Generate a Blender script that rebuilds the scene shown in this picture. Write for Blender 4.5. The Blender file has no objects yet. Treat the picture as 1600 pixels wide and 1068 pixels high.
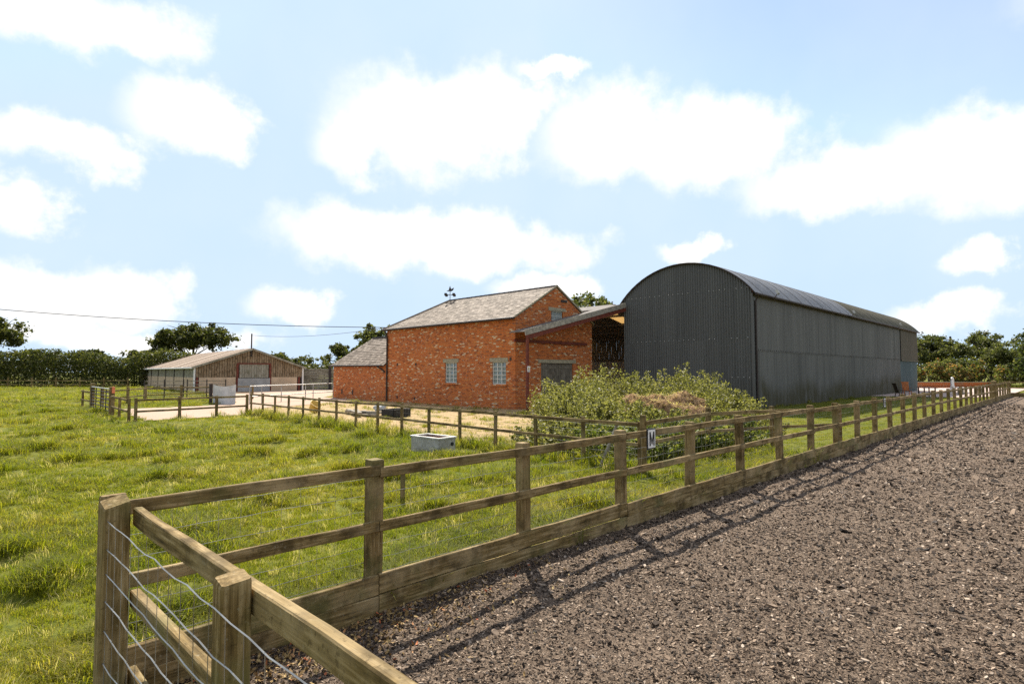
import bpy, bmesh, math, random
import numpy as np
from mathutils import Vector, Matrix
R = math.radians
random.seed(7)
rng = np.random.default_rng(7)
scene = bpy.context.scene
COL = scene.collection

# ------------------------------------------------------------------ camera
CAM_H = 2.04
cam_d = bpy.data.cameras.new('camera')
cam = bpy.data.objects.new('camera', cam_d)
COL.objects.link(cam)
cam.location = (0, 0, CAM_H)
cam_d.sensor_width = 36.0
cam_d.lens = 20.25
cam_d.clip_start = 0.05
cam_d.clip_end = 12000
YAW, PITCH = R(44.7), math.atan(47 / 900)
look = Vector((math.cos(YAW) * math.cos(PITCH), math.sin(YAW) * math.cos(PITCH), math.sin(PITCH)))
cam.rotation_euler = look.to_track_quat('-Z', 'Y').to_euler()
scene.camera = cam

# ------------------------------------------------------------------ light
SUN_EL, SUN_AZ = R(47), R(55)            # azimuth measured from +X towards +Y
S = Vector((math.cos(SUN_EL) * math.cos(SUN_AZ), math.cos(SUN_EL) * math.sin(SUN_AZ), math.sin(SUN_EL)))
sd = bpy.data.lights.new('sun', 'SUN')
sun = bpy.data.objects.new('sun', sd)
COL.objects.link(sun)
sd.energy = 5.0
sd.angle = R(0.53)
sd.color = (1.0, 0.93, 0.82)
sun.location = (0, 0, 60)
sun.rotation_euler = S.to_track_quat('Z', 'Y').to_euler()
vs = scene.view_settings
vs.view_transform = 'Standard'
vs.look = 'None'
vs.gamma = 1.0
vs.use_curve_mapping = False
vs.exposure = 0.88
SKY_STRENGTH = 0.112
CLOUD_STRENGTH = 0.66

world = bpy.data.worlds.new('World')
scene.world = world
world.use_nodes = True
wt = world.node_tree
wt.nodes.clear()


def wn(t, **kw):
    n = wt.nodes.new(t)
    for k, v in kw.items():
        setattr(n, k, v)
    return n


def wmath(op, a, b=None, c=None):
    n = wn('ShaderNodeMath', operation=op)
    for i, v in enumerate((a, b, c)):
        if v is None:
            continue
        if isinstance(v, (int, float)):
            n.inputs[i].default_value = v
        else:
            wt.links.new(v, n.inputs[i])
    return n.outputs[0]


def wvec(op, a, b=None):
    n = wn('ShaderNodeVectorMath', operation=op)
    for i, v in enumerate((a, b)):
        if v is None:
            continue
        if isinstance(v, tuple):
            n.inputs[i].default_value = v
        else:
            wt.links.new(v, n.inputs[i])
    return n.outputs['Value'] if op == 'LENGTH' else n.outputs[0]


sky = wn('ShaderNodeTexSky', sky_type='NISHITA')
sky.sun_disc = False
sky.sun_elevation = SUN_EL
sky.sun_rotation = R(90) - SUN_AZ
sky.altitude = 50
sky.air_density = 1.0
sky.dust_density = 0.15
sky.ozone_density = 1.5
tcw = wn('ShaderNodeTexCoord')
nrm = wvec('NORMALIZE', tcw.outputs['Generated'])
sep = wn('ShaderNodeSeparateXYZ')
wt.links.new(nrm, sep.inputs[0])
az = wmath('ARCTAN2', sep.outputs[1], sep.outputs[0])
el = wmath('ARCSINE', sep.outputs[2])
# the same broken cumulus bank recurs in each quarter of the horizon; the billows differ
az = wmath('FLOORED_MODULO', az, math.pi / 2)
cmb = wn('ShaderNodeCombineXYZ')
wt.links.new(az, cmb.inputs[0])
wt.links.new(el, cmb.inputs[1])
nz = wn('ShaderNodeTexNoise')
nz.inputs['Scale'].default_value = 11.0
nz.inputs['Detail'].default_value = 7.0
nz.inputs['Roughness'].default_value = 0.6
wt.links.new(nrm, nz.inputs['Vector'])
nz2 = wn('ShaderNodeTexNoise')
nz2.inputs['Scale'].default_value = 5.0
nz2.inputs['Detail'].default_value = 4.0
wt.links.new(nrm, nz2.inputs['Vector'])
warp = wvec('MULTIPLY', wvec('SUBTRACT', nz.outputs['Color'], (0.5, 0.5, 0.5)), (0.13, 0.10, 0))
P = wvec('ADD', cmb.outputs[0], warp)
# cumulus: azimuth, elevation, half width, half height (degrees)
CLOUDS = [(82.6, 26.4, 10.3, 3.0), (74.3, 21.1, 5.7, 2.9), (83.1, 17.7, 5.6, 2.2), (85.4, 12.3, 3.5, 2.3), (53.7, 23.4, 10.4, 5.5),
          (46.7, 25.0, 7.1, 4.1), (59.9, 21.0, 4.8, 3.3), (34.4, 22.2, 8.7, 5.0), (25.9, 20.9, 8.7, 4.6), (6.7, 17.1, 6.1, 4.2),
          (2.5, 15.9, 5.7, 4.0), (14.8, 16.4, 9.2, 2.9), (40.8, 28.4, 3.9, 1.0), (54.9, 12.8, 14.1, 3.5),
          (47.3, 12.1, 10.8, 2.8), (77.9, 6.2, 5.4, 2.8), (84.3, 5.5, 5.0, 2.5), (65.5, 6.0, 4.5, 2.1),
          (41.5, 8.2, 6.0, 1.8), (27.3, 11.2, 3.5, 1.2), (5.4, 8.7, 2.3, 1.4), (7.5, 4.4, 4.5, 1.8), (78.4, 2.7, 11.5, 1.5),
          (30, 42, 16, 5), (68, 50, 18, 6), (20, 64, 30, 6)]
CLOUDS += [(a - 90, e, w, h) for (a, e, w, h) in CLOUDS if a + w > 88] + [(a + 90, e, w, h) for (a, e, w, h) in CLOUDS if a - w < 2]
acc = None
for (a, e, w, h) in CLOUDS:
    sx, sy = 1 / R(w * 1.1), 1 / R(h * 1.15)
    n = wn('ShaderNodeVectorMath', operation='MULTIPLY_ADD')
    wt.links.new(P, n.inputs[0])
    n.inputs[1].default_value = (sx, sy, 0)
    n.inputs[2].default_value = (-R(a) * sx, -R(e) * sy, 0)
    ln = wvec('LENGTH', n.outputs[0])
    acc = ln if acc is None else wmath('SMOOTH_MIN', acc, ln, 0.12)
fine = wmath('MULTIPLY_ADD', nz.outputs[0], 1.1, -0.55)
dens = wmath('ADD', wmath('SUBTRACT', 1.0, acc), fine)
mr = wn('ShaderNodeMapRange', interpolation_type='SMOOTHSTEP')
mr.inputs['From Min'].default_value = -0.02
mr.inputs['From Max'].default_value = 0.6
wt.links.new(dens, mr.inputs['Value'])
veil = wmath('MULTIPLY_ADD', nz2.outputs[0], 0.22, 0.10)      # thin high haze between the clouds
mask = wmath('MAXIMUM', wmath('MULTIPLY', mr.outputs[0], 0.97), veil)
mask = wmath('SUBTRACT', 1.0, wmath('MULTIPLY', wmath('SUBTRACT', 1.0, mr.outputs[0]), wmath('SUBTRACT', 1.0, veil)))
bg1 = wn('ShaderNodeBackground')
wt.links.new(wvec('MINIMUM', sky.outputs[0], (2.65, 3.75, 5.1)), bg1.inputs['Color'])
bg1.inputs['Strength'].default_value = SKY_STRENGTH
bg2 = wn('ShaderNodeBackground')
bg2.inputs['Color'].default_value = (1.0, 0.985, 0.965, 1)
bg2.inputs['Strength'].default_value = CLOUD_STRENGTH
mxs = wn('ShaderNodeMixShader')
wt.links.new(mask, mxs.inputs[0])
wt.links.new(bg1.outputs[0], mxs.inputs[1])
wt.links.new(bg2.outputs[0], mxs.inputs[2])
wo = wn('ShaderNodeOutputWorld')
wt.links.new(mxs.outputs[0], wo.inputs['Surface'])
world.cycles.sampling_method = 'MANUAL'
world.cycles.sample_map_resolution = 512
scene.cycles.max_bounces = 6
scene.cycles.diffuse_bounces = 3
scene.cycles.glossy_bounces = 2
scene.cycles.transmission_bounces = 4
scene.cycles.transparent_max_bounces = 8
scene.cycles.use_adaptive_sampling = True
scene.cycles.adaptive_threshold = 0.006
scene.cycles.use_denoising = False
scene.cycles.caustics_reflective = False
scene.cycles.caustics_refractive = False


# ------------------------------------------------------------------ materials
class NT:
    def __init__(self, name):
        self.m = bpy.data.materials.new(name)
        self.m.use_nodes = True
        self.t = self.m.node_tree
        self.t.nodes.clear()
        self.out = self.n('ShaderNodeOutputMaterial')

    def n(self, t, **kw):
        nd = self.t.nodes.new(t)
        for k, v in kw.items():
            setattr(nd, k, v)
        return nd

    def link(self, a, b):
        self.t.links.new(a, b)

    def inp(self, sock, v):
        if v is None:
            return
        if hasattr(v, 'is_output'):
            self.link(v, sock)
        elif isinstance(v, (tuple, list)):
            v = tuple(v)
            sock.default_value = v if len(v) == len(sock.default_value) else v + (1,)
        else:
            sock.default_value = v

    def coord(self, which='Object', scale=None, jitter=True):
        tc = self.n('ShaderNodeTexCoord').outputs[which]
        if jitter:
            oi = self.n('ShaderNodeObjectInfo')
            mm = self.n('ShaderNodeMath', operation='MULTIPLY')
            self.link(oi.outputs['Random'], mm.inputs[0])
            mm.inputs[1].default_value = 57.0
            va = self.n('ShaderNodeVectorMath', operation='ADD')
            self.link(tc, va.inputs[0])
            self.link(mm.outputs[0], va.inputs[1])
            tc = va.outputs[0]
        if scale is not None:
            mp = self.n('ShaderNodeVectorMath', operation='MULTIPLY')
            self.link(tc, mp.inputs[0])
            mp.inputs[1].default_value = scale
            tc = mp.outputs[0]
        return tc

    def world(self, scale=None):
        g = self.n('ShaderNodeNewGeometry').outputs['Position']
        if scale is not None:
            mp = self.n('ShaderNodeVectorMath', operation='MULTIPLY')
            self.link(g, mp.inputs[0])
            mp.inputs[1].default_value = scale
            g = mp.outputs[0]
        return g

    def noise(self, vec, scale, detail=4, rough=0.55):
        nd = self.n('ShaderNodeTexNoise')
        self.link(vec, nd.inputs['Vector'])
        nd.inputs['Scale'].default_value = scale
        nd.inputs['Detail'].default_value = detail
        nd.inputs['Roughness'].default_value = rough
        return nd.outputs[0]

    def ramp(self, fac, stops, interp='LINEAR'):
        nd = self.n('ShaderNodeValToRGB')
        cr = nd.color_ramp
        cr.interpolation = interp
        while len(cr.elements) < len(stops):
            cr.elements.new(0.5)
        for e, (p, c) in zip(cr.elements, stops):
            e.position = p
            e.color = tuple(c) + (1,) if len(c) == 3 else c
        self.link(fac, nd.inputs[0])
        return nd.outputs[0]

    def mix(self, fac, a, b, mode='MIX'):
        nd = self.n('ShaderNodeMix', data_type='RGBA', blend_type=mode)
        self.inp(nd.inputs[0], fac)
        self.inp(nd.inputs[6], a)
        self.inp(nd.inputs[7], b)
        return nd.outputs[2]

    def math(self, op, a, b=None, c=None):
        nd = self.n('ShaderNodeMath', operation=op)
        for i, v in enumerate((a, b, c)):
            self.inp(nd.inputs[i], v)
        return nd.outputs[0]

    def step(self, v, lo, hi):
        nd = self.n('ShaderNodeMapRange', interpolation_type='SMOOTHSTEP')
        self.inp(nd.inputs['Value'], v)
        nd.inputs['From Min'].default_value = lo
        nd.inputs['From Max'].default_value = hi
        return nd.outputs[0]

    def bump(self, h, dist, strength=1.0):
        nd = self.n('ShaderNodeBump')
        self.link(h, nd.inputs['Height'])
        nd.inputs['Distance'].default_value = dist
        nd.inputs['Strength'].default_value = strength
        return nd.outputs[0]

    def done(self, color, rough=0.8, normal=None, metallic=0.0, spec=0.3):
        p = self.n('ShaderNodeBsdfPrincipled')
        self.inp(p.inputs['Base Color'], color)
        self.inp(p.inputs['Roughness'], rough)
        p.inputs['Metallic'].default_value = metallic
        p.inputs['Specular IOR Level'].default_value = spec
        if normal is not None:
            self.link(normal, p.inputs['Normal'])
        self.link(p.outputs[0], self.out.inputs['Surface'])
        return self.m

    def leafy(self, color, trans, k=0.45, rough=0.6):
        d = self.n('ShaderNodeBsdfPrincipled')
        self.inp(d.inputs['Base Color'], color)
        d.inputs['Roughness'].default_value = rough
        d.inputs['Specular IOR Level'].default_value = 0.25
        t = self.n('ShaderNodeBsdfTranslucent')
        self.inp(t.inputs['Color'], trans)
        m = self.n('ShaderNodeMixShader')
        m.inputs[0].default_value = k
        self.link(d.outputs[0], m.inputs[1])
        self.link(t.outputs[0], m.inputs[2])
        self.link(m.outputs[0], self.out.inputs['Surface'])
        return self.m


def wood(name, axis, dark, mid, pale, algae=0.5):
    t = NT(name)
    s = {'X': (1.2, 22, 22), 'Y': (22, 1.2, 22), 'Z': (22, 22, 1.2)}[axis]
    c = t.coord()
    cs = t.coord(scale=s)
    grain = t.noise(cs, 2.0, 6, 0.65)
    blotch = t.noise(c, 3.2, 5, 0.65)
    base = t.ramp(grain, [(0.28, dark), (0.5, mid), (0.74, pale)])
    base = t.mix(t.step(blotch, 0.46, 0.62), base, t.mix(0.72, base, dark))
    fade = t.noise(c, 1.1, 4, 0.7)
    base = t.mix(t.math('MULTIPLY', t.step(fade, 0.45, 0.66), 0.5), base, pale)
    gr = t.noise(c, 1.7, 5, 0.6)
    base = t.mix(t.math('MULTIPLY', t.step(gr, 0.5, 0.68), algae), base, (0.11, 0.115, 0.035))
    lich = t.noise(c, 42, 3, 0.6)
    base = t.mix(t.math('MULTIPLY', t.step(lich, 0.6, 0.72), 0.35), base, (0.36, 0.32, 0.22))
    base = t.mix(t.math('MULTIPLY', t.step(lich, 0.42, 0.30), 0.5), base, dark)
    return t.done(base, 0.85, t.bump(grain, 0.004, 0.9), spec=0.15)


M = {}
M['rail'] = wood('weathered_rail', 'X', (0.046, 0.03, 0.010), (0.20, 0.135, 0.05), (0.46, 0.345, 0.185))
M['post'] = wood('weathered_post', 'Z', (0.046, 0.03, 0.010), (0.19, 0.125, 0.046), (0.42, 0.31, 0.16))
M['plank'] = wood('barn_plank', 'Z', (0.09, 0.06, 0.032), (0.24, 0.165, 0.095), (0.42, 0.33, 0.22), 0.12)
M['grey_plank'] = wood('grey_plank', 'Z', (0.14, 0.125, 0.085), (0.28, 0.26, 0.2), (0.42, 0.40, 0.32), 0.25)
M['door_plank'] = wood('door_plank', 'Z', (0.07, 0.06, 0.045), (0.15, 0.13, 0.10), (0.25, 0.225, 0.18), 0.1)
M['sleeper'] = wood('sleeper', 'X', (0.10, 0.085, 0.06), (0.27, 0.24, 0.18), (0.45, 0.42, 0.34), 0.1)
M['scrap'] = wood('scrap_timber', 'X', (0.10, 0.085, 0.06), (0.26, 0.23, 0.18), (0.42, 0.38, 0.31), 0.05)
M['stained_wood'] = wood('stained_wood', 'X', (0.08, 0.02, 0.008), (0.20, 0.06, 0.02), (0.30, 0.11, 0.045), 0.0)
M['orange_wood'] = wood('orange_wood', 'X', (0.28, 0.07, 0.015), (0.50, 0.15, 0.035), (0.62, 0.23, 0.07), 0.0)


def plain(name, col, rough=0.6, metallic=0.0, var=0.35, sc=6.0, spec=0.3):
    t = NT(name)
    nz_ = t.noise(t.coord(), sc, 5, 0.6)
    c = t.mix(t.step(nz_, 0.3, 0.75), tuple(x * (1 - var) for x in col), tuple(min(1, x * (1 + var * .5)) for x in col))
    return t.done(c, rough, t.bump(nz_, 0.003, 0.3), metallic, spec)


M['wire'] = plain('galvanised_wire', (0.42, 0.41, 0.38), 0.42, 0.8)
M['galv'] = plain('galvanised_steel', (0.46, 0.46, 0.44), 0.45, 0.55)
M['tube'] = plain('galvanised_tube', (0.55, 0.54, 0.5), 0.5, 0.3)
M['white'] = plain('white_paint', (0.78, 0.76, 0.71), 0.6, 0, 0.12)
M['black'] = plain('black_plastic', (0.02, 0.02, 0.021), 0.5, 0, 0.3)
M['redoxide'] = plain('red_oxide_steel', (0.17, 0.042, 0.024), 0.7, 0, 0.4)
M['rust'] = plain('rusty_inside', (0.30, 0.12, 0.045), 0.9, 0, 0.5, 9)
M['iron'] = plain('dark_iron', (0.045, 0.033, 0.028), 0.6, 0, 0.3)
M['stone'] = plain('stone_lintel', (0.36, 0.32, 0.22), 0.9, 0, 0.3, 8)
M['concrete'] = plain('tan_panel', (0.56, 0.42, 0.28), 0.85, 0, 0.16, 1.3)
M['greypanel'] = plain('grey_panel', (0.36, 0.36, 0.34), 0.7, 0, 0.2, 2)
M['yellow'] = plain('yellow_plastic', (0.62, 0.42, 0.09), 0.5, 0, 0.15)
M['orange'] = plain('orange_plastic', (0.72, 0.22, 0.10), 0.5, 0, 0.15)
M['paleframe'] = plain('pale_window_frame', (0.62, 0.62, 0.56), 0.6, 0, 0.15)
M['chair_dark'] = plain('dark_chair_wood', (0.055, 0.032, 0.024), 0.6, 0, 0.3)
M['fascia'] = plain('weathered_fascia', (0.36, 0.33, 0.27), 0.85, 0, 0.45, 5)
M['soffit'] = plain('fibre_sheet_underside', (0.18, 0.16, 0.14), 0.9, 0, 0.3, 3)
M['tarp'] = plain('grey_white_sheet', (0.56, 0.56, 0.54), 0.5, 0, 0.2, 3)
M['translucent_sheet'] = None

t = NT('translucent_roof_sheet')
M['translucent_sheet'] = t.leafy((0.6, 0.5, 0.32), (0.8, 0.62, 0.36), 0.6)

t = NT('window_glass')
nz_ = t.noise(t.coord(), 5, 3)
M['glass'] = t.done(t.mix(nz_, (0.06, 0.085, 0.09), (0.32, 0.38, 0.38)), 0.14, t.bump(nz_, 0.01, 0.4), spec=0.8)


def brick(name):
    t = NT(name)
    co = t.coord(jitter=False)
    sp = t.n('ShaderNodeSeparateXYZ')
    t.link(co, sp.inputs[0])
    # run along the wall whichever way it faces
    run = t.math('ADD', sp.outputs[0], sp.outputs[1])
    cv = t.n('ShaderNodeCombineXYZ')
    t.link(run, cv.inputs[0])
    t.link(sp.outputs[2], cv.inputs[1])
    wob = t.noise(co, 1.4, 3)
    wv = t.n('ShaderNodeVectorMath', operation='MULTIPLY_ADD')
    t.link(wob, wv.inputs[0])
    wv.inputs[1].default_value = (0.03, 0.03, 0)
    t.link(cv.outputs[0], wv.inputs[2])

    def bt():
        b = t.n('ShaderNodeTexBrick')
        t.link(wv.outputs[0], b.inputs['Vector'])
        b.inputs['Scale'].default_value = 1.0
        b.inputs['Brick Width'].default_value = 0.235
        b.inputs['Row Height'].default_value = 0.082
        b.inputs['Mortar Size'].default_value = 0.011
        b.inputs['Mortar Smooth'].default_value = 0.25
        b.offset = 0.5
        b.inputs['Color1'].default_value = (0, 0, 0, 1)
        b.inputs['Color2'].default_value = (1, 1, 1, 1)
        b.inputs['Mortar'].default_value = (0.5, 0.5, 0.5, 1)
        return b
    b = bt()
    tint = b.outputs['Color']
    col = t.ramp(tint, [(0.0, (0.28, 0.062, 0.016)), (0.25, (0.50, 0.125, 0.026)), (0.55, (0.62, 0.17, 0.032)), (0.8, (0.54, 0.135, 0.03)),
                        (0.9, (0.64, 0.24, 0.06)), (0.94, (0.68, 0.48, 0.30))])
    patch = t.noise(co, 0.55, 5, 0.6)
    spall = t.noise(co, 7.0, 4, 0.7)
    sp_m = t.math('MULTIPLY', t.step(spall, 0.56, 0.63), t.step(patch, 0.38, 0.58))
    col = t.mix(t.math('MULTIPLY', sp_m, 0.8), col, (0.66, 0.50, 0.36))
    big = t.noise(co, 0.35, 4, 0.6)
    col = t.mix(t.math('MULTIPLY', t.step(big, 0.45, 0.75), 0.35), col, t.mix(0.5, col, (0.34, 0.06, 0.02)))
    col = t.mix(b.outputs['Fac'], col, t.mix(spall, (0.20, 0.10, 0.05), (0.42, 0.27, 0.16)))
    hgt = t.math('SUBTRACT', t.math('MULTIPLY_ADD', spall, 0.4, 0.6), b.outputs['Fac'])
    return t.done(col, 0.9, t.bump(hgt, 0.012, 0.9), spec=0.15)


M['brick'] = brick('red_brick')


def sheetmetal(name, col, streak=0.25, algae=0.0, rough=0.5, base=None):
    t = NT(name)
    c = t.coord()
    st = t.noise(t.coord(scale=(3, 3, 0.12)), 1.6, 5, 0.6)
    k = t.mix(t.step(st, 0.3, 0.72), tuple(x * (1 - streak) for x in col), tuple(x * (1 + streak) for x in col))
    oi = t.n('ShaderNodeObjectInfo')
    k = t.mix(t.math('MULTIPLY', oi.outputs['Random'], 0.35), k, tuple(x * 1.7 for x in col))
    if algae:
        w = t.world()
        spz = t.n('ShaderNodeSeparateXYZ')
        t.link(w, spz.inputs[0])
        lim = t.math('MULTIPLY', t.noise(t.world((0.22, 0.22, 0.02)), 1.0, 4, 0.7), 3.4)
        m_ = t.step(t.math('SUBTRACT', lim, spz.outputs[2]), -0.2, 1.0)
        m_ = t.math('MULTIPLY', m_, t.step(t.noise(t.world((2.2, 2.2, 0.5)), 1.0, 5, 0.7), 0.25, 0.6))
        k = t.mix(t.math('MULTIPLY', m_, algae), k, (0.042, 0.036, 0.010))
    sc = t.noise(c, 14, 3)
    k = t.mix(t.math('MULTIPLY', t.step(sc, 0.70, 0.76), 0.4), k, (0.3, 0.3, 0.29))
    return t.done(k, rough, None, 0.0, 0.4)


M['sheet_front'] = sheetmetal('grey_painted_corrugated', (0.085, 0.086, 0.080), 0.14, 0.2, 0.5)
M['sheet_side'] = sheetmetal('faded_grey_corrugated', (0.10, 0.098, 0.088), 0.3, 0.95, 0.6)
M['sheet_teal'] = sheetmetal('teal_grey_corrugated', (0.055, 0.085, 0.092), 0.2, 0.3, 0.55)
M['sheet_brown'] = sheetmetal('brown_mossy_corrugated', (0.085, 0.072, 0.05), 0.3, 0.0, 0.7)
M['roof_grey'] = sheetmetal('grey_roof_corrugated', (0.21, 0.205, 0.195), 0.25, 0.0, 0.33)
M['roof_moss'] = sheetmetal('mossy_roof_corrugated', (0.095, 0.085, 0.055), 0.4, 0.0, 0.8)
M['fibre'] = sheetmetal('fibre_cement_roof', (0.27, 0.20, 0.145), 0.3, 0.0, 0.85)
M['fibre_pale'] = sheetmetal('pale_fibre_rooflight', (0.46, 0.37, 0.28), 0.2, 0.0, 0.7)

t = NT('slate')
g = t.n('ShaderNodeNewGeometry')
sn = t.noise(t.coord(jitter=False), 2.2, 5, 0.65)
k = t.ramp(g.outputs['Random Per Island'], [(0, (0.16, 0.125, 0.094)), (0.5, (0.26, 0.208, 0.16)), (0.85, (0.33, 0.268, 0.21)), (1, (0.43, 0.355, 0.28))])
k = t.mix(t.math('MULTIPLY', t.step(sn, 0.5, 0.75), 0.5), k, (0.12, 0.10, 0.062))
M['slate'] = t.done(k, 0.8, t.bump(t.noise(t.coord(jitter=False), 30, 3), 0.004, 0.5), spec=0.18)

# ground covers
t = NT('field_soil')
w = t.world()
n1 = t.noise(w, 0.35, 6, 0.65)
n2 = t.noise(w, 9.0, 5, 0.7)
k = t.ramp(n1, [(0.3, (0.09, 0.11, 0.012)), (0.5, (0.14, 0.145, 0.02)), (0.7, (0.19, 0.165, 0.038))])
k = t.mix(t.step(n2, 0.45, 0.7), k, (0.055, 0.075, 0.014))
M['field'] = t.done(k, 0.95, t.bump(n2, 0.05, 0.7), spec=0.1)

t = NT('arena_fibre')
w = t.world()
n1 = t.noise(w, 55, 4, 0.75)
n2 = t.noise(w, 0.6, 5, 0.6)
n3 = t.noise(w, 16, 5, 0.7)
n4 = t.noise(w, 24, 3, 0.6)
k = t.ramp(n1, [(0.36, (0.016, 0.011, 0.007)), (0.47, (0.10, 0.068, 0.044)), (0.56, (0.235, 0.168, 0.115)), (0.70, (0.50, 0.39, 0.29))])
k = t.mix(t.math('MULTIPLY', t.step(n3, 0.46, 0.66), 0.72), k, (0.055, 0.037, 0.025))
k = t.mix(t.math('MULTIPLY', t.step(n4, 0.56, 0.68), 0.6), k, (0.40, 0.305, 0.22))
k = t.mix(t.math('MULTIPLY', t.step(n2, 0.45, 0.7), 0.3), k, (0.33, 0.245, 0.175))
M['arena'] = t.done(k, 0.9, t.bump(t.math('ADD', n1, n3), 0.035, 1.0), spec=0.2)

t = NT('pale_concrete_yard')
w = t.world()
n1 = t.noise(w, 0.5, 6, 0.6)
n2 = t.noise(w, 22, 4, 0.7)
k = t.mix(n1, (0.36, 0.25, 0.18), (0.50, 0.38, 0.29))
k = t.mix(t.math('MULTIPLY', t.step(n2, 0.52, 0.7), 0.5), k, (0.22, 0.15, 0.10))
M['yard'] = t.done(k, 0.95, t.bump(n2, 0.01, 0.6), spec=0.1)

t = NT('dry_yard_earth')
w = t.world()
n1 = t.noise(w, 0.45, 6, 0.65)
n2 = t.noise(w, 7, 6, 0.7)
k = t.mix(t.step(n2, 0.35, 0.65), (0.30, 0.20, 0.095), (0.46, 0.34, 0.185))
k = t.mix(t.math('MULTIPLY', t.step(n1, 0.52, 0.68), 0.75), k, (0.15, 0.15, 0.04))
M['earth'] = t.done(k, 0.95, t.bump(n2, 0.05, 0.8), spec=0.1)

M['paving'] = plain('pale_paving', (0.52, 0.40, 0.34), 0.9, 0, 0.2, 2)

t = NT('straw_muck')
n2 = t.noise(t.coord(), 6, 6, 0.75)
k = t.ramp(n2, [(0.32, (0.035, 0.022, 0.012)), (0.5, (0.24, 0.14, 0.07)), (0.68, (0.5, 0.34, 0.19))])
M['muck'] = t.done(k, 0.95, t.bump(n2, 0.12, 1.0), spec=0.1)


def leaf(name, c0, c1, c2, tr=1.5, k=0.42, rough=0.55):
    t = NT(name)
    g = t.n('ShaderNodeNewGeometry')
    col = t.ramp(g.outputs['Random Per Island'], [(0, c0), (0.55, c1), (1, c2)])
    big = t.noise(t.world(), 0.5, 3)
    col = t.mix(t.math('MULTIPLY', t.step(big, 0.45, 0.7), 0.4), col, c0)
    tc = t.mix(1.0, col, (tr, tr * 1.05, tr * 0.6), 'MULTIPLY')
    return t.leafy(col, tc, k, rough)


def blade(name, stops, tr=2.0, k=0.5):
    t = NT(name)
    oi = t.n('ShaderNodeObjectInfo')
    g = t.n('ShaderNodeNewGeometry')
    w = t.world()
    big = t.noise(w, 0.28, 5, 0.65)
    f = t.math('ADD', t.math('MULTIPLY', oi.outputs['Random'], 0.3), t.math('MULTIPLY', g.outputs['Random Per Island'], 0.35))
    f = t.math('ADD', f, t.math('MULTIPLY_ADD', big, 1.3, -0.45))
    col = t.ramp(f, stops)
    tc = t.mix(1.0, col, (tr, tr, tr * 0.55), 'MULTIPLY')
    return t.leafy(col, tc, k, 0.75)


M['grass'] = blade('meadow_grass', [(0.0, (0.06, 0.088, 0.005)), (0.35, (0.115, 0.14, 0.008)), (0.65, (0.17, 0.168, 0.014)), (1.0, (0.30, 0.24, 0.06))])
M['straw_blade'] = blade('dry_grass', [(0.0, (0.22, 0.19, 0.07)), (1.0, (0.48, 0.41, 0.22))])
M['leaf_hedge'] = leaf('hedge_leaf', (0.035, 0.045, 0.010), (0.075, 0.085, 0.02), (0.15, 0.14, 0.045))
M['leaf_oak'] = leaf('oak_leaf', (0.032, 0.042, 0.010), (0.07, 0.075, 0.018), (0.125, 0.12, 0.04))
M['leaf_pale'] = leaf('pale_tree_leaf', (0.05, 0.062, 0.016), (0.10, 0.11, 0.032), (0.18, 0.17, 0.065))
M['leaf_dark'] = leaf('dark_tree_leaf', (0.02, 0.032, 0.008), (0.048, 0.065, 0.014), (0.12, 0.13, 0.035))
M['leaf_weed'] = leaf('weed_leaf', (0.085, 0.088, 0.018), (0.185, 0.178, 0.05), (0.34, 0.31, 0.13))
M['leaf_bright'] = leaf('fence_weed_leaf', (0.06, 0.085, 0.012), (0.13, 0.15, 0.03), (0.25, 0.23, 0.08))
M['leaf_garden'] = leaf('garden_leaf', (0.06, 0.075, 0.015), (0.14, 0.145, 0.04), (0.25, 0.22, 0.09))
M['petal'] = leaf('orange_petal', (0.42, 0.15, 0.03), (0.6, 0.30, 0.10), (0.7, 0.48, 0.25), 1.1)
M['bark'] = plain('bark', (0.09, 0.07, 0.05), 0.95, 0, 0.4, 5)
t = NT('arena_chip')
oi = t.n('ShaderNodeObjectInfo')
k = t.ramp(oi.outputs['Random'], [(0.0, (0.013, 0.009, 0.006)), (0.38, (0.05, 0.033, 0.02)), (0.62, (0.17, 0.115, 0.074)), (0.88, (0.33, 0.24, 0.165)), (1.0, (0.46, 0.37, 0.28))])
M['chip'] = t.done(k, 0.8, spec=0.25)
t = NT('dead_leaf')
oi = t.n('ShaderNodeObjectInfo')
k = t.ramp(oi.outputs['Random'], [(0.0, (0.10, 0.06, 0.025)), (0.55, (0.30, 0.19, 0.07)), (0.9, (0.42, 0.30, 0.13)), (1.0, (0.42, 0.09, 0.03))])
M['deadleaf'] = t.done(k, 0.7, spec=0.2)


# ------------------------------------------------------------------ mesh helpers
def mesh(name, verts, faces, smooth=False):
    me = bpy.data.meshes.new(name)
    me.from_pydata([tuple(v) for v in verts], [], faces)
    me.update()
    if smooth:
        me.polygons.foreach_set('use_smooth', [True] * len(me.polygons))
    return me


def quad_mesh(name, V):
    """V: (n,4,3) array of loose quads."""
    n = len(V)
    me = bpy.data.meshes.new(name)
    me.vertices.add(n * 4)
    me.vertices.foreach_set('co', V.reshape(-1).astype(np.float32))
    me.loops.add(n * 4)
    me.loops.foreach_set('vertex_index', np.arange(n * 4, dtype=np.int32))
    me.polygons.add(n)
    me.polygons.foreach_set('loop_start', np.arange(0, n * 4, 4, dtype=np.int32))
    me.polygons.foreach_set('loop_total', np.full(n, 4, dtype=np.int32))
    me.update(calc_edges=True)
    return me


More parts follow.
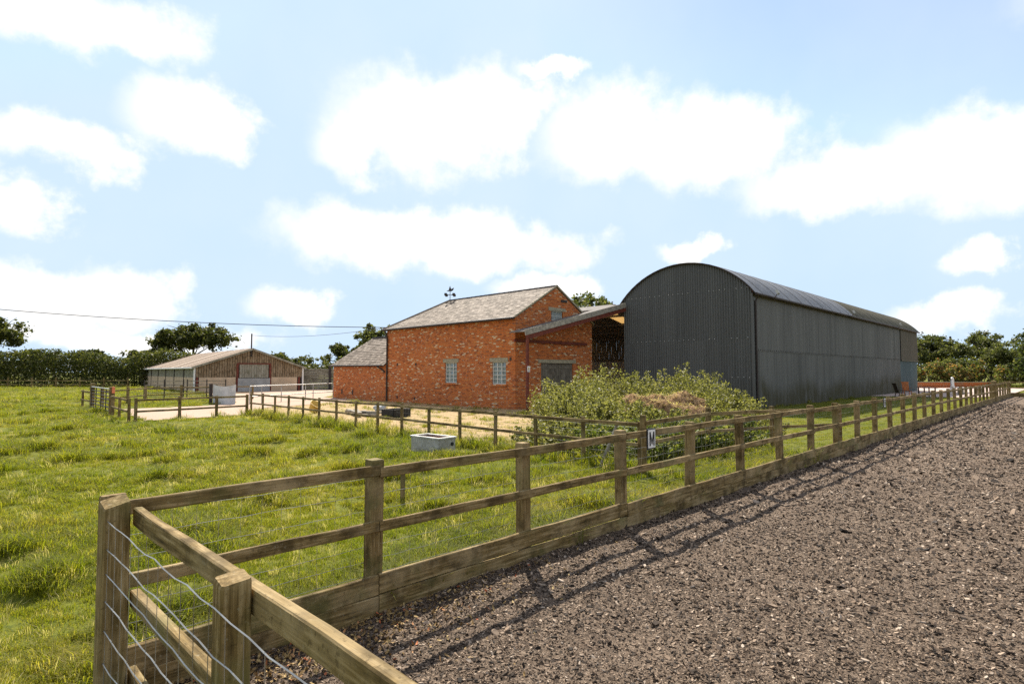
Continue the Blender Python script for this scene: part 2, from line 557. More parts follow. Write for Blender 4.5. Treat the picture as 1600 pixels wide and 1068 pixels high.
def obj(name, me, mat=None, parent=None, loc=(0, 0, 0), rot=(0, 0, 0)):
    o = bpy.data.objects.new(name, me)
    COL.objects.link(o)
    if mat is not None:
        m = M[mat] if isinstance(mat, str) else mat
        if len(me.materials) == 0:
            me.materials.append(m)
        elif me.materials[0] != m:
            o.material_slots[0].link = 'OBJECT'
            o.material_slots[0].material = m
    o.location = loc
    o.rotation_euler = rot
    if parent is not None:
        o.parent = parent
    return o


def tag(o, label=None, cat=None, group=None, kind=None):
    for k_, v in (('label', label), ('category', cat), ('group', group), ('kind', kind)):
        if v:
            o[k_] = v
    return o


def thing(name, label, cat, loc=(0, 0, 0), rz=0.0, group=None):
    o = bpy.data.objects.new(name, None)
    COL.objects.link(o)
    o.empty_display_size = 0.2
    o.location = loc
    o.rotation_euler = (0, 0, rz)
    return tag(o, label, cat, group)


class MB:
    def __init__(self):
        self.v, self.f = [], []

    def add(self, vs, fs):
        b = len(self.v)
        self.v += [tuple(p) for p in vs]
        self.f += [tuple(i + b for i in q) for q in fs]

    def box(self, c, s, rz=0.0, ry=0.0, rx=0.0):
        m = Matrix.Rotation(rz, 3, 'Z') @ Matrix.Rotation(ry, 3, 'Y') @ Matrix.Rotation(rx, 3, 'X')
        vs = []
        for x in (-.5, .5):
            for y in (-.5, .5):
                for z in (-.5, .5):
                    vs.append(Vector(c) + m @ Vector((x * s[0], y * s[1], z * s[2])))
        self.add(vs, [(0, 1, 3, 2), (4, 6, 7, 5), (0, 4, 5, 1), (2, 3, 7, 6), (0, 2, 6, 4), (1, 5, 7, 3)])

    def tube(self, pts, r, n=6, cap=True):
        pts = [Vector(p) for p in pts]
        rs = r if isinstance(r, (list, tuple)) else [r] * len(pts)
        rings = []
        for i, p in enumerate(pts):
            d = (pts[min(i + 1, len(pts) - 1)] - pts[max(i - 1, 0)]).normalized()
            a = Vector((0, 0, 1)) if abs(d.z) < .9 else Vector((1, 0, 0))
            u = d.cross(a).normalized()
            w_ = d.cross(u)
            rings.append([p + (u * math.cos(2 * math.pi * k / n) + w_ * math.sin(2 * math.pi * k / n)) * rs[i] for k in range(n)])
        vs = [q for rg in rings for q in rg]
        fs = []
        for i in range(len(pts) - 1):
            for k in range(n):
                fs.append((i * n + k, i * n + (k + 1) % n, (i + 1) * n + (k + 1) % n, (i + 1) * n + k))
        if cap:
            fs.append(tuple(range(n))[::-1])
            fs.append(tuple((len(pts) - 1) * n + k for k in range(n)))
        self.add(vs, fs)

    def build(self, name, mat, parent=None, loc=(0, 0, 0), rot=(0, 0, 0), smooth=False):
        return obj(name, mesh(name, self.v, self.f, smooth), mat, parent, loc, rot)


_bc = {}


def bar_me(L, h, t_, var=0, ch=0.006, wob=0.004, ax='X'):
    """a chamfered, slightly uneven timber centred on the origin; long axis X (or Z)"""
    key = (round(L, 2), h, t_, var, ax)
    if key in _bc:
        return _bc[key]
    r_ = random.Random(repr(key))
    nst = max(2, min(9, int(L / 0.35) + 1))
    a, b = t_ / 2, h / 2
    prof = [(-a + ch, -b), (a - ch, -b), (a, -b + ch), (a, b - ch), (a - ch, b), (-a + ch, b), (-a, b - ch), (-a, -b + ch)]
    vs, fs = [], []
    for i in range(nst):
        x = -L / 2 + L * i / (nst - 1)
        oy, oz = r_.uniform(-wob, wob), r_.uniform(-wob, wob)
        for (y, z) in prof:
            p = (x, y + oy + r_.uniform(-1, 1) * wob * .4, z + oz + r_.uniform(-1, 1) * wob * .4)
            vs.append(p if ax == 'X' else (p[1], p[2], p[0]))
    for i in range(nst - 1):
        for k in range(8):
            fs.append((i * 8 + k, i * 8 + (k + 1) % 8, (i + 1) * 8 + (k + 1) % 8, (i + 1) * 8 + k))
    fs.append(tuple(range(8))[::-1])
    fs.append(tuple((nst - 1) * 8 + k for k in range(8)))
    me = mesh('timber', vs, fs)
    bm = bmesh.new()
    bm.from_mesh(me)
    bmesh.ops.recalc_face_normals(bm, faces=bm.faces)
    bm.to_mesh(me)
    bm.free()
    _bc[key] = me
    return me


def post_me(w, d, H, slope=0.0, ch=0.008, var=0):
    """square post from z=-0.35 to H with chamfered corners and a sloping weathered top"""
    key = ('post', round(w, 3), round(d, 3), round(H, 2), slope, var)
    if key in _bc:
        return _bc[key]
    r_ = random.Random(var * 13 + 1)
    a, b = w / 2, d / 2
    prof = [(-a + ch, -b), (a - ch, -b), (a, -b + ch), (a, b - ch), (a - ch, b), (-a + ch, b), (-a, b - ch), (-a, -b + ch)]
    vs, fs = [], []
    zs = [-0.35, 0.2, 0.6, H - 0.012, H]
    for i, z in enumerate(zs):
        j = r_.uniform(-.003, .003)
        sc = 0.93 if i == 4 else 1.0
        for (x, y) in prof:
            zz = z + (slope * (x + y) if i >= 3 else 0)
            vs.append((x * sc + j, y * sc - j, zz))
    for i in range(len(zs) - 1):
        for k in range(8):
            fs.append((i * 8 + k, i * 8 + (k + 1) % 8, (i + 1) * 8 + (k + 1) % 8, (i + 1) * 8 + k))
    fs.append(tuple((len(zs) - 1) * 8 + k for k in range(8)))
    me = mesh('post', vs, fs)
    _bc[key] = me
    return me


def vnoise(x, y, seed=0):
    xi, yi = np.floor(x).astype(np.int64), np.floor(y).astype(np.int64)
    xf, yf = x - xi, y - yi

    def hsh(a, b):
        n = (a * 374761393 + b * 668265263 + seed * 1442695041) & 0xffffffff
        n = ((n ^ (n >> 13)) * 1274126177) & 0xffffffff
        return ((n ^ (n >> 16)) & 0xffff) / 65535.0
    u, v = xf * xf * (3 - 2 * xf), yf * yf * (3 - 2 * yf)
    return (hsh(xi, yi) * (1 - u) + hsh(xi + 1, yi) * u) * (1 - v) + (hsh(xi, yi + 1) * (1 - u) + hsh(xi + 1, yi + 1) * u) * v


def inside(poly, x, y):
    r_ = np.zeros(x.shape, bool)
    n = len(poly)
    for i in range(n):
        (x1, y1), (x2, y2) = poly[i], poly[(i + 1) % n]
        if y1 == y2:
            continue
        c = ((y1 > y) != (y2 > y)) & (x < (x2 - x1) * (y - y1) / (y2 - y1) + x1)
        r_ ^= c
    return r_


# ------------------------------------------------------------------ ground
ARENA = [(0.86, -24), (63.0, -24), (63.0, 4.29), (0.86, 4.29)]
YARD = [(6.35, 27.6), (10.5, 28.0), (13.5, 33.0), (22.2, 36.5), (22.2, 43.2), (33.5, 54.5), (31.5, 63), (19, 62.3), (14.2, 39.5), (11.5, 37.3), (7.2, 37.2)]
EARTH = [(10.75, 28.4), (10.9, 12.5), (13.5, 10.2), (22.3, 11.6), (31.4, 12.75), (31.4, 21.0), (40, 21), (40, 40), (29.5, 40), (22.3, 44), (13.2, 33.2)]
PATIO = [(55.5, 12.7), (57.5, 6.4), (64, 4.7), (96, 4.7), (97, 9), (89, 15.5), (75, 16)]
FOOT = [[(22.3, 21.8), (29.4, 21.8), (29.4, 42), (22.3, 42)], [(31.4, 12.7), (75.2, 12.7), (75.2, 21), (31.4, 21)],
        [(18.4, 62.3), (29.1, 61.4), (32.2, 96.4), (21.5, 97.4)]]


def fh(x, y):
    """height of the pasture"""
    h = 0.10 * (vnoise(x * .35, y * .35, 1) - .5) + 0.11 * (vnoise(x * 1.1, y * 1.1, 2) - .5) + 0.05 * (vnoise(x * 3.1, y * 3.1, 3) - .5)
    tus = np.clip(vnoise(x * 1.3 + 9, y * 1.3, 5) - .70, 0, 1) * 0.4
    lawn = inside([(14, 4.4), (90, 4.4), (90, 12.6), (20, 12.6)], x, y)
    h = np.where(lawn, h * .25, h + tus)
    hard = inside(YARD, x, y) | inside(EARTH, x, y) | inside(PATIO, x, y)
    for p in FOOT:
        hard |= inside(p, x, y)
    h = np.where(hard, -0.06, h + 0.03)
    ar = np.clip((4.42 - y) / 0.12, 0, 1) * np.clip((x - 0.72) / 0.1, 0, 1)
    h = h * (1 - ar) - 0.14 * ar
    near = np.clip((x - 0.2) / 0.5, 0, 1)
    return h


na, nr = 520, 190
ang = YAW + np.linspace(R(-105), R(105), na)
rad = 0.7 * np.power(300 / 0.7, np.linspace(0, 1, nr))
RR, AA = np.meshgrid(rad, ang)
GX, GY = RR * np.cos(AA), RR * np.sin(AA)
GZ = fh(GX, GY)
idx = np.arange(na * nr).reshape(na, nr)
F4 = np.stack([idx[:-1, :-1], idx[:-1, 1:], idx[1:, 1:], idx[1:, :-1]], -1).reshape(-1, 4)
me = bpy.data.meshes.new('field')
me.vertices.add(na * nr)
me.vertices.foreach_set('co', np.stack([GX, GY, GZ], -1).reshape(-1).astype(np.float32))
me.loops.add(F4.size)
me.loops.foreach_set('vertex_index', F4[:, ::-1].reshape(-1).astype(np.int32))
me.polygons.add(len(F4))
me.polygons.foreach_set('loop_start', np.arange(0, F4.size, 4, dtype=np.int32))
me.polygons.foreach_set('loop_total', np.full(len(F4), 4, dtype=np.int32))
me.update(calc_edges=True)
me.polygons.foreach_set('use_smooth', [True] * len(F4))
me.flip_normals()
o = obj('field', me, 'field')
tag(o, kind='structure')
m_ = o.data
if m_.polygons[100].normal.z < 0:
    m_.flip_normals()

gm = MB()
n = 64
gm.add([(0, 0, 0)] + [(5000 * math.cos(2 * math.pi * i / n), 5000 * math.sin(2 * math.pi * i / n), 0) for i in range(n)], [(0, 1 + i, 1 + (i + 1) % n) for i in range(n)])
tag(gm.build('ground', 'field', loc=(0, 0, -0.3)), kind='structure')


def sheet(name, poly, z, mat, step=None):
    x0, x1 = min(p[0] for p in poly), max(p[0] for p in poly)
    bm = bmesh.new()
    vs_ = [bm.verts.new((p[0], p[1], z)) for p in poly]
    f = bm.faces.new(vs_)
    bm.normal_update()
    if f.normal.z < 0:
        f.normal_flip()
    me = bpy.data.meshes.new(name)
    bm.to_mesh(me)
    bm.free()
    return tag(obj(name, me, mat), kind='structure')


sheet('yard', YARD, 0.034, 'yard')
sheet('earth_yard', EARTH, 0.02, 'earth')
sheet('patio', PATIO, 0.05, 'paving')
# arena: a graded sheet, fine near the near corner
xs = 0.86 + 62.14 * (np.linspace(0, 1, 260) ** 1.8)
ys = 4.29 - 28.3 * (np.linspace(0, 1, 150) ** 1.8)
AX, AY = np.meshgrid(xs, ys)


def ah(x, y):
    h = 0.05 * (vnoise(x * 1.3, y * 1.3, 11) - .5) + 0.03 * (vnoise(x * 4, y * 4, 12) - .5)
    bank = 0.05 * np.clip(1 - (4.29 - y) / 0.5, 0, 1) * (vnoise(x * .8, y * .5, 4))
    return h + bank


AZ = ah(AX, AY)
idx = np.arange(AX.size).reshape(AX.shape)
F4 = np.stack([idx[:-1, :-1], idx[1:, :-1], idx[1:, 1:], idx[:-1, 1:]], -1).reshape(-1, 4)
o = obj('arena_surface', mesh('arena_surface', np.stack([AX, AY, AZ], -1).reshape(-1, 3).tolist(), F4.tolist(), True), 'arena')
tag(o, kind='structure')


# ------------------------------------------------------------------ brick barn
def wall_with_holes(mb, origin, u, L, H, holes, depth, inward, top=None):
    """a wall in the plane origin + a*u + z, with rectangular openings (a0,a1,z0,z1) whose reveals go `depth` along inward"""
    us = sorted({0, L} | {h[0] for h in holes} | {h[1] for h in holes})
    zs = sorted({0, H} | {h[2] for h in holes} | {h[3] for h in holes})
    O, U, I = Vector(origin), Vector(u), Vector(inward)

    def pt(a, z, dp=0):
        return O + U * a + Vector((0, 0, z)) + I * dp
    for i in range(len(us) - 1):
        for j in range(len(zs) - 1):
            ca, cz = (us[i] + us[i + 1]) / 2, (zs[j] + zs[j + 1]) / 2
            if any(h[0] < ca < h[1] and h[2] < cz < h[3] for h in holes):
                continue
            mb.add([pt(us[i], zs[j]), pt(us[i + 1], zs[j]), pt(us[i + 1], zs[j + 1]), pt(us[i], zs[j + 1])], [(0, 1, 2, 3)])
    for (a0, a1, z0, z1) in holes:
        for (p, q) in (((a0, z0), (a1, z0)), ((a1, z0), (a1, z1)), ((a1, z1), (a0, z1)), ((a0, z1), (a0, z0))):
            mb.add([pt(*p), pt(*q), pt(*q, depth), pt(*p, depth)], [(0, 1, 2, 3)])


W_, EAVE, RIDGE = 6.9, 5.05, 7.04
LB = 12.5
barn = thing('brick_barn', 'two-storey red brick barn with slate roof and small barred windows', 'barn', (22.38, 21.9, 0))
mb = MB()
WIN = [(1.78 - .95, 1.78, 1.37, 2.62), (6.05 - 1.12, 6.05, 1.39, 2.63)]
wins_l = [(0.72, 1.83, 1.37, 2.62), (4.93, 6.05, 1.39, 2.63)]
wall_with_holes(mb, (0, 0, -0.3), (0, 1, 0), LB, EAVE + .3, [(a, b, c + .3, d + .3) for a, b, c, d in wins_l], 0.14, (1, 0, 0))
mb.build('wall', 'brick', barn)
mb = MB()
gw = (3.0, 4.02, 4.55, 5.62)
dr = (2.1, 5.0, 0.0, 2.56)
wall_with_holes(mb, (0, 0, -.3), (1, 0, 0), W_, EAVE + .3, [(gw[0], gw[1], gw[2] + .3, EAVE + .3), (dr[0], dr[1], 0.3, dr[3] + .3)], 0.16, (0, 1, 0))
hp = W_ / 2
mb.add([(0, 0, EAVE), (gw[0], 0, EAVE), (gw[0], 0, gw[3]), (gw[0], 0, EAVE + (RIDGE - EAVE) * gw[0] / hp)], [(0, 1, 3)])
mb.add([(gw[0], 0, gw[3]), (gw[1], 0, gw[3]), (gw[1], 0, EAVE + (RIDGE - EAVE) * (W_ - gw[1]) / hp), (hp, 0, RIDGE), (gw[0], 0, EAVE + (RIDGE - EAVE) * gw[0] / hp)], [(0, 1, 2, 3, 4)])
mb.add([(gw[1], 0, EAVE), (W_, 0, EAVE), (gw[1], 0, EAVE + (RIDGE - EAVE) * (W_ - gw[1]) / hp)], [(0, 1, 2)])
mb.build('gable_wall', 'brick', barn)
mb = MB()
mb.add([(W_, 0, -.3), (W_, LB, -.3), (W_, LB, EAVE), (W_, 0, EAVE)], [(0, 1, 2, 3)])
mb.add([(0, LB, -.3), (W_, LB, -.3), (W_, LB, EAVE), (0, LB, EAVE)], [(3, 2, 1, 0)])
mb.build('rear_wall', 'brick', barn)
HIP = LB - 2.7                            # the far end is hipped


def slates(name, parent, org, across, up, Lw, Ls, clip, nrm_, cw=0.30, ch_=0.2):
    """overlapping slates on a slope: org, unit vectors across / up the slope, clip(a,b) -> keep"""
    O, A, B, Nn = Vector(org), Vector(across), Vector(up), Vector(nrm_)
    mbs = MB()
    rows = int(Ls / ch_) + 1
    r_ = random.Random(5)
    for j in range(rows):
        b0 = j * ch_ - 0.03
        off = (j % 2) * cw / 2
        for i in range(-1, int(Lw / cw) + 2):
            a0, a1 = i * cw + off + .004 + r_.uniform(-.006, .006), (i + 1) * cw + off - .004
            lo, hi = clip(b0 + ch_ * .5)
            a0, a1 = max(a0, lo), min(a1, hi)
            if a1 - a0 < .03:
                continue
            top = min(b0 + ch_ + .06, Ls)
            if top <= b0 + .02:
                continue
            l_ = 0.022 + r_.uniform(-.004, .009)
            tl = r_.uniform(-.004, .004)
            bb = b0 + r_.uniform(-.012, .008)
            p = [O + A * a0 + B * bb + Nn * (l_ + tl), O + A * a1 + B * bb + Nn * (l_ - tl), O + A * a1 + B * top + Nn * .004, O + A * a0 + B * top + Nn * .004,
                 O + A * a0 + B * bb + Nn * (l_ - .016), O + A * a1 + B * bb + Nn * (l_ - .016)]
            mbs.add(p, [(0, 1, 2, 3), (4, 5, 1, 0)])
    s = mbs.build(name, 'slate', parent)
    s['kind'] = 'stuff'
    return s


roof = MB()
OV = 0.22
rise = (RIDGE - EAVE) / hp
ze = EAVE - OV * rise + .05
rz_ = RIDGE + .05
vsr = [(-OV, -.06, ze), (-OV, LB + OV, ze), (W_ + OV, LB + OV, ze), (W_ + OV, -.06, ze), (hp, -.06, rz_), (hp, HIP, rz_)]
roof.add(vsr, [(0, 1, 5, 4), (1, 2, 5), (2, 3, 4, 5)])
roof.add([(x, y, z - .07) for x, y, z in vsr], [(4, 5, 1, 0), (5, 2, 1), (5, 4, 3, 2)])
rf = roof.build('roof', 'slate', barn)
SL = math.hypot(hp + OV, rz_ - ze)
upv = Vector((hp + OV, 0, rz_ - ze)).normalized()
nv = Vector((-upv.z, 0, upv.x))
slates('slates', rf, (-OV, -.1, ze), (0, 1, 0), upv, LB + OV + .1, SL, lambda b: (0.0, (LB + OV + .1) - (LB + OV - HIP) * b / SL), nv)
SLh = math.hypot(LB + OV - HIP, rz_ - ze)
uph = Vector((0, -(LB + OV - HIP), rz_ - ze)).normalized()
slates('hip_slates', rf, (-OV, LB + OV, ze), (1, 0, 0), uph, W_ + 2 * OV, SLh, lambda b: ((hp + OV) * b / SLh, (W_ + 2 * OV) - (hp + OV) * b / SLh), (0, -uph.z * -1, -uph.y))
rt = MB()
for i in range(22):
    y0 = -.08 + i * (HIP + .1) / 22
    rt.add([(hp - .11, y0, rz_ - .03), (hp - .06, y0, rz_ + .06), (hp + .06, y0, rz_ + .06), (hp + .11, y0, rz_ - .03),
            (hp - .11, y0 + .44, rz_ - .02), (hp - .06, y0 + .44, rz_ + .07), (hp + .06, y0 + .44, rz_ + .07), (hp + .11, y0 + .44, rz_ - .02)],
           [(0, 1, 5, 4), (1, 2, 6, 5), (2, 3, 7, 6), (0, 3, 2, 1), (4, 5, 6, 7)])
rt.build('ridge_tiles', 'iron', rf)['kind'] = 'stuff'
hp_t = MB()
hp_t.tube([(-OV, LB + OV, ze + .03), (hp, HIP, rz_ + .04)], 0.07, 6)
hp_t.build('hip_tile', 'slate', rf)
gt = MB()
gt.tube([(-OV - .05, -.15, ze - .01), (-OV - .05, LB + OV, ze - .03)], 0.07, 8)
gt.build('gutter', 'iron', barn)
gt = MB()
gt.tube([(-OV - .04, LB - .05, ze - .06), (-.12, LB - .12, ze - .35), (-.08, LB - .12, ze - .6), (-.08, LB - .12, 0)], 0.055, 8)
gt.build('downpipe', 'iron', barn)
vb = MB()
vb.box((hp / 2 - .05, -.075, (EAVE + RIDGE) / 2 + .035), (math.hypot(hp + OV, RIDGE - EAVE), .03, .09), ry=-math.atan(rise))
vb.box((hp * 1.5 + .05, -.075, (EAVE + RIDGE) / 2 + .035), (math.hypot(hp + OV, RIDGE - EAVE), .03, .09), ry=math.atan(rise))
vb.build('verge', 'stone', barn)
for wi, (a, b, c, d) in enumerate(wins_l):
    w = MB()
    fw_ = .05
    for (ca, cz, sa, sz) in ((a + fw_ / 2, (c + d) / 2, fw_, d - c), (b - fw_ / 2, (c + d) / 2, fw_, d - c), ((a + b) / 2, c + fw_ / 2, b - a - 2 * fw_, fw_), ((a + b) / 2, d - fw_ / 2, b - a - 2 * fw_, fw_)):
        w.box((.09, ca, cz), (.06, sa, sz))
    win = w.build('window', 'paleframe', barn)
    nx, nzr = 3, 5
    pw, ph = (b - a - 2 * fw_) / nx, (d - c - 2 * fw_) / nzr
    bars = MB()
    for i in range(1, nx):
        bars.box((.085, a + fw_ + pw * i, (c + d) / 2), (.05, .05, d - c - 2 * fw_))
    for j in range(1, nzr):
        bars.box((.088, (a + b) / 2, c + fw_ + ph * j), (.035, b - a - 2 * fw_, .035))
    bars.build('glazing_bars', 'paleframe', win)
    pm = mesh('pane', [(.105, 0, 0), (.105, pw, 0), (.105, pw, ph), (.105, 0, ph)], [(3, 2, 1, 0)])
    for i in range(nx):
        for j in range(nzr):
            obj('pane', pm, 'glass', win, (random.uniform(-.002, .002), a + fw_ + pw * i, c + fw_ + ph * j), (0, random.uniform(-.03, .03), random.uniform(-.03, .03)))
    l_ = MB()
    l_.box((.03, (a + b) / 2, d + .10), (.13, b - a + .36, .22))
    l_.build('lintel', 'stone', barn)
    s_ = MB()
    s_.box((-.03, (a + b) / 2, c - .06), (.16, b - a + .26, .10))
    s_.build('sill', 'brick', barn)
# gable window and doors
a, b, c, d = gw
w = MB()
for (ca, cz, sa, sz) in ((a + .025, (c + d) / 2, .05, d - c), (b - .025, (c + d) / 2, .05, d - c), ((a + b) / 2, c + .025, b - a - .1, .05), ((a + b) / 2, d - .025, b - a - .1, .05)):
    w.box((ca, .09, cz), (sa, .06, sz))
win = w.build('window', 'paleframe', barn)
bars = MB()
for i in range(1, 5):
    bars.box((a + .05 + (b - a - .1) / 5 * i, .09, (c + d) / 2), (.028, .05, d - c - .1))
for j in range(1, 4):
    bars.box(((a + b) / 2, .092, c + .05 + (d - c - .1) / 4 * j), (b - a - .1, .03, .028))
bars.build('glazing_bars', 'paleframe', win)
pw, ph = (b - a - .1) / 5, (d - c - .1) / 4
pm = mesh('pane', [(0, .11, 0), (pw, .11, 0), (pw, .11, ph), (0, .11, ph)], [(0, 1, 2, 3)])
for i in range(5):
    for j in range(4):
        obj('pane', pm, 'glass', win, (a + .05 + pw * i, 0, c + .05 + ph * j), (random.uniform(-.03, .03), 0, random.uniform(-.03, .03)))
l_ = MB()
l_.box(((a + b) / 2, .03, d + .1), (b - a + .5, .13, .2))
l_.build('lintel', 'stone', barn)
l_ = MB()
l_.box((4.15, .0, 6.25), (.55, .1, .14))
l_.build('wall_vent', 'iron', barn)
for s_, x0 in ((0, dr[0]), (1, (dr[0] + dr[1]) / 2)):
    wd = (dr[1] - dr[0]) / 2
    d_ = MB()
    d_.box((x0 + wd / 2, .12, dr[3] / 2), (wd - .02, .05, dr[3] - .04))
    leafd = d_.build('door', 'door_plank', barn)
    for k_ in range(7):
        obj('plank', bar_me(dr[3] - .06, .025, wd / 7 - .012, k_, .004, .002, 'Z'), 'door_plank', leafd, (x0 + wd / 14 + k_ * wd / 7, .088, dr[3] / 2))
    r2 = MB()
    r2.box((x0 + wd / 2, .07, dr[3] - .25), (wd - .1, .03, .14))
    r2.build('door_ledge', 'door_plank', leafd)
l_ = MB()
l_.box(((dr[0] + dr[1]) / 2, .02, dr[3] + .1), (dr[1] - dr[0] + .5, .1, .2))
l_.build('door_lintel', 'stone', barn)
for (yy, zz) in ((11.2, 2.55), (9.1, 2.55), (11.2, .35), (9.2, .33), (.35, 2.75)):  # dark blocks give the shade of putlog holes; the last is an iron tie
    h_ = MB()
    h_.box((-.012, yy, zz), (.03, .13, .16))
    h_.build('dark_wall_block', 'iron', barn)
# weather vane on the hip end of the ridge
wv_ = thing('weather_vane', 'small black iron weather vane on the slate ridge of the brick barn', 'weather vane', (22.38 + hp, 21.9 + HIP + .05, rz_))
v_ = MB()
v_.tube([(0, 0, -.05), (0, 0, 1.05)], .022, 6)
v_.build('spindle', 'iron', wv_)
v_ = MB()
v_.tube([(-.35, 0, .42), (.35, 0, .42)], .015, 5)
v_.tube([(0, -.35, .42), (0, .35, .42)], .015, 5)
v_.build('cross_arms', 'iron', wv_)
for (x, y) in ((.4, 0), (-.4, 0), (0, .4), (0, -.4)):
    v_ = MB()
    v_.box((x, y, .42), (.14, .14, .17))
    v_.build('direction_letter', 'iron', wv_)
v_ = MB()
v_.add([(-.03, .38, .72), (-.03, .12, .78), (-.03, .02, 1.0), (-.03, -.12, .8), (-.03, -.4, .88), (-.03, -.3, .72), (-.03, -.1, .66),
        (.03, .38, .72), (.03, .12, .78), (.03, .02, 1.0), (.03, -.12, .8), (.03, -.4, .88), (.03, -.3, .72), (.03, -.1, .66)],
       [tuple(range(7)), tuple(range(13, 6, -1))] + [(i, (i + 1) % 7, 7 + (i + 1) % 7, 7 + i) for i in range(7)])
v_.build('pointer', 'iron', wv_)

# ---- low brick outbuilding on the end of the barn
lb = thing('brick_outbuilding', 'low red brick outbuilding with hipped slate roof built against the brick barn', 'outbuilding', (22.38, 34.43, 0))
LL, E2, WW = 7.45, 2.62, 4.4
mb = MB()
mb.add([(0, 0, -.3), (0, LL, -.3), (0, LL, E2), (0, 0, E2)], [(0, 1, 2, 3)])
mb.add([(0, LL, -.3), (WW, LL, -.3), (WW, LL, E2), (0, LL, E2)], [(0, 1, 2, 3)])
mb.add([(WW, LL, -.3), (WW, 0, -.3), (WW, 0, E2), (WW, LL, E2)], [(0, 1, 2, 3)])
mb.build('wall', 'brick', lb)
zr = 4.68
hx = 2.2
ov = .2
roof = MB()
H2 = LL - 2.1
vsr = [(-ov, 0.02, E2 - .1), (-ov, LL + ov, E2 - .1), (WW + ov, LL + ov, E2 - .1), (WW + ov, .02, E2 - .1), (hx, .02, zr), (hx, H2, zr)]
roof.add(vsr, [(0, 1, 5, 4), (1, 2, 5), (2, 3, 4, 5)])
roof.add([(x, y, z - .07) for x, y, z in vsr], [(4, 5, 1, 0), (5, 2, 1), (5, 4, 3, 2)])
rf2 = roof.build('roof', 'slate', lb)
upv = Vector((hx + ov, 0, zr - E2 + .1))
SL = upv.length
upv.normalize()
slates('slates', rf2, (-ov, 0.02, E2 - .1), (0, 1, 0), upv, LL + ov, SL, lambda b: (0, LL + ov - (LL + ov - H2) * b / SL), (-upv.z, 0, upv.x))
ft = MB()
ft.tube([(hx, 0, zr + .03), (hx, H2, zr + .03)], .07, 6)
ft.build('ridge_tile', 'iron', rf2)
gt = MB()
gt.tube([(-ov - .04, .3, E2 - .12), (-ov - .04, LL + ov, E2 - .1)], .06, 8)
gt.build('gutter', 'iron', lb)
gt = MB()
gt.tube([(-ov - .04, .9, E2 - .15), (-.08, .35, E2 - .45), (-.08, .12, E2 - .6)], .05, 6)
gt.build('downpipe', 'iron', lb)
for (yy, zz) in ((6.1, .55), (4.5, .55)):
    h_ = MB()
    h_.box((-.012, yy, zz), (.03, .14, .34))
    h_.build('dark_wall_block', 'iron', lb)

# ------------------------------------------------------------------ open lean-to between the barns
lt = thing('lean_to', 'open-fronted lean-to with sloping sheet roof and red steel posts beside the brick barn', 'lean-to', (22.0, 21.0, 0))
z0, z1, xL = 4.22, 6.55, 9.9
sl = (z1 - z0) / xL
mb = MB()


def rp(x, y, dz=0):
    return (x, y, z0 + sl * x + dz)


mb.add([rp(-.1, -.3), rp(xL - .7, -.3), rp(xL - .7, .86), rp(-.1, .86), rp(-.1, -.3, -.05), rp(xL - .7, -.3, -.05), rp(xL - .7, .86, -.05), rp(-.1, .86, -.05)],
       [(0, 1, 2, 3), (7, 6, 5, 4), (0, 3, 7, 4), (1, 5, 6, 2), (0, 4, 5, 1)])
mb.build('canopy_roof', 'soffit', lt)
RX = 9.8                                  # ridge of the covered yard; it falls again beyond


def rz2_(x):
    return z0 + sl * min(x, RX) - (.215 * (x - RX) if x > RX else 0)


for k_ in range(12):
    y0_, y1_ = .87 + k_ * 1.1, .87 + (k_ + 1) * 1.1 - .02
    for (xa, xb, mt) in ((7.42, RX, 'soffit'), (RX, 18.3, 'translucent_sheet' if k_ in (1, 7) else 'soffit')):
        q = MB()
        q.add([(xa, y0_, rz2_(xa)), (xb, y0_, rz2_(xb)), (xb, y1_, rz2_(xb)), (xa, y1_, rz2_(xa)), (xa, y0_, rz2_(xa) - .04), (xb, y0_, rz2_(xb) - .04), (xb, y1_, rz2_(xb) - .04), (xa, y1_, rz2_(xa) - .04)],
              [(0, 1, 2, 3), (7, 6, 5, 4), (0, 4, 5, 1), (1, 5, 6, 2), (3, 2, 6, 7), (0, 3, 7, 4)])
        q.build('roof_sheet', mt, lt)
ln = math.hypot(xL, z1 - z0)
an = math.atan(sl)
f_ = MB()
f_.box((xL / 2 - .4, -.34, z0 + sl * (xL / 2 - .4) - .08), (ln - .5, .04, .30), ry=-an)
f_.build('fascia', 'fascia', lt)
f_ = MB()
f_.box((xL / 2 - .2, -.27, z0 + sl * (xL / 2 - .2) - .36), (ln - .8, .09, .24), ry=-an)
f_.build('rafter', 'redoxide', lt)
f_ = MB()
f_.box((.1, -.27, 1.9), (.12, .12, 4.25))
f_.build('post', 'redoxide', lt)
f_ = MB()
f_.box((6.75, 1.02, 2.3), (.12, .12, 4.9))
f_.build('post', 'galv', lt)
for xx in (8.6, RX, 11.8, 13.8, 15.8, 17.6):
    f_ = MB()
    f_.box((xx, 7.4, rz2_(xx) - .13), (.09, 13, .16))
    f_.build('purlin', 'soffit', lt)
f_ = MB()
f_.box((3.4, .80, 3.75), (6.4, .09, .16))
f_.build('tie_beam', 'redoxide', lt)
for k_ in range(52):
    obj('plank', bar_me(2.2, .238, .025, k_ % 4, .004, .003, 'Z'), 'door_plank', lt, (18.1, 1.1 + k_ * .25, 4.0))
for k_ in range(40):
    obj('plank', bar_me(3.4, .025, .24, k_ % 4, .004, .003, 'Z'), 'door_plank', lt, (7.6 + k_ * .27, 14.1, 4.0))
bk = MB()
bk.box((18.2, 7.4, 1.5), (.2, 13.4, 3.2))
bk.box((12.7, 14.2, 1.3), (10.7, .2, 2.8))
bk.build('back_wall', 'greypanel', lt)
sg = thing('warning_sign', 'tiny white notice with a yellow symbol on the red lean-to post', 'sign', (22.1, 20.64, 2.2))
s_ = MB()
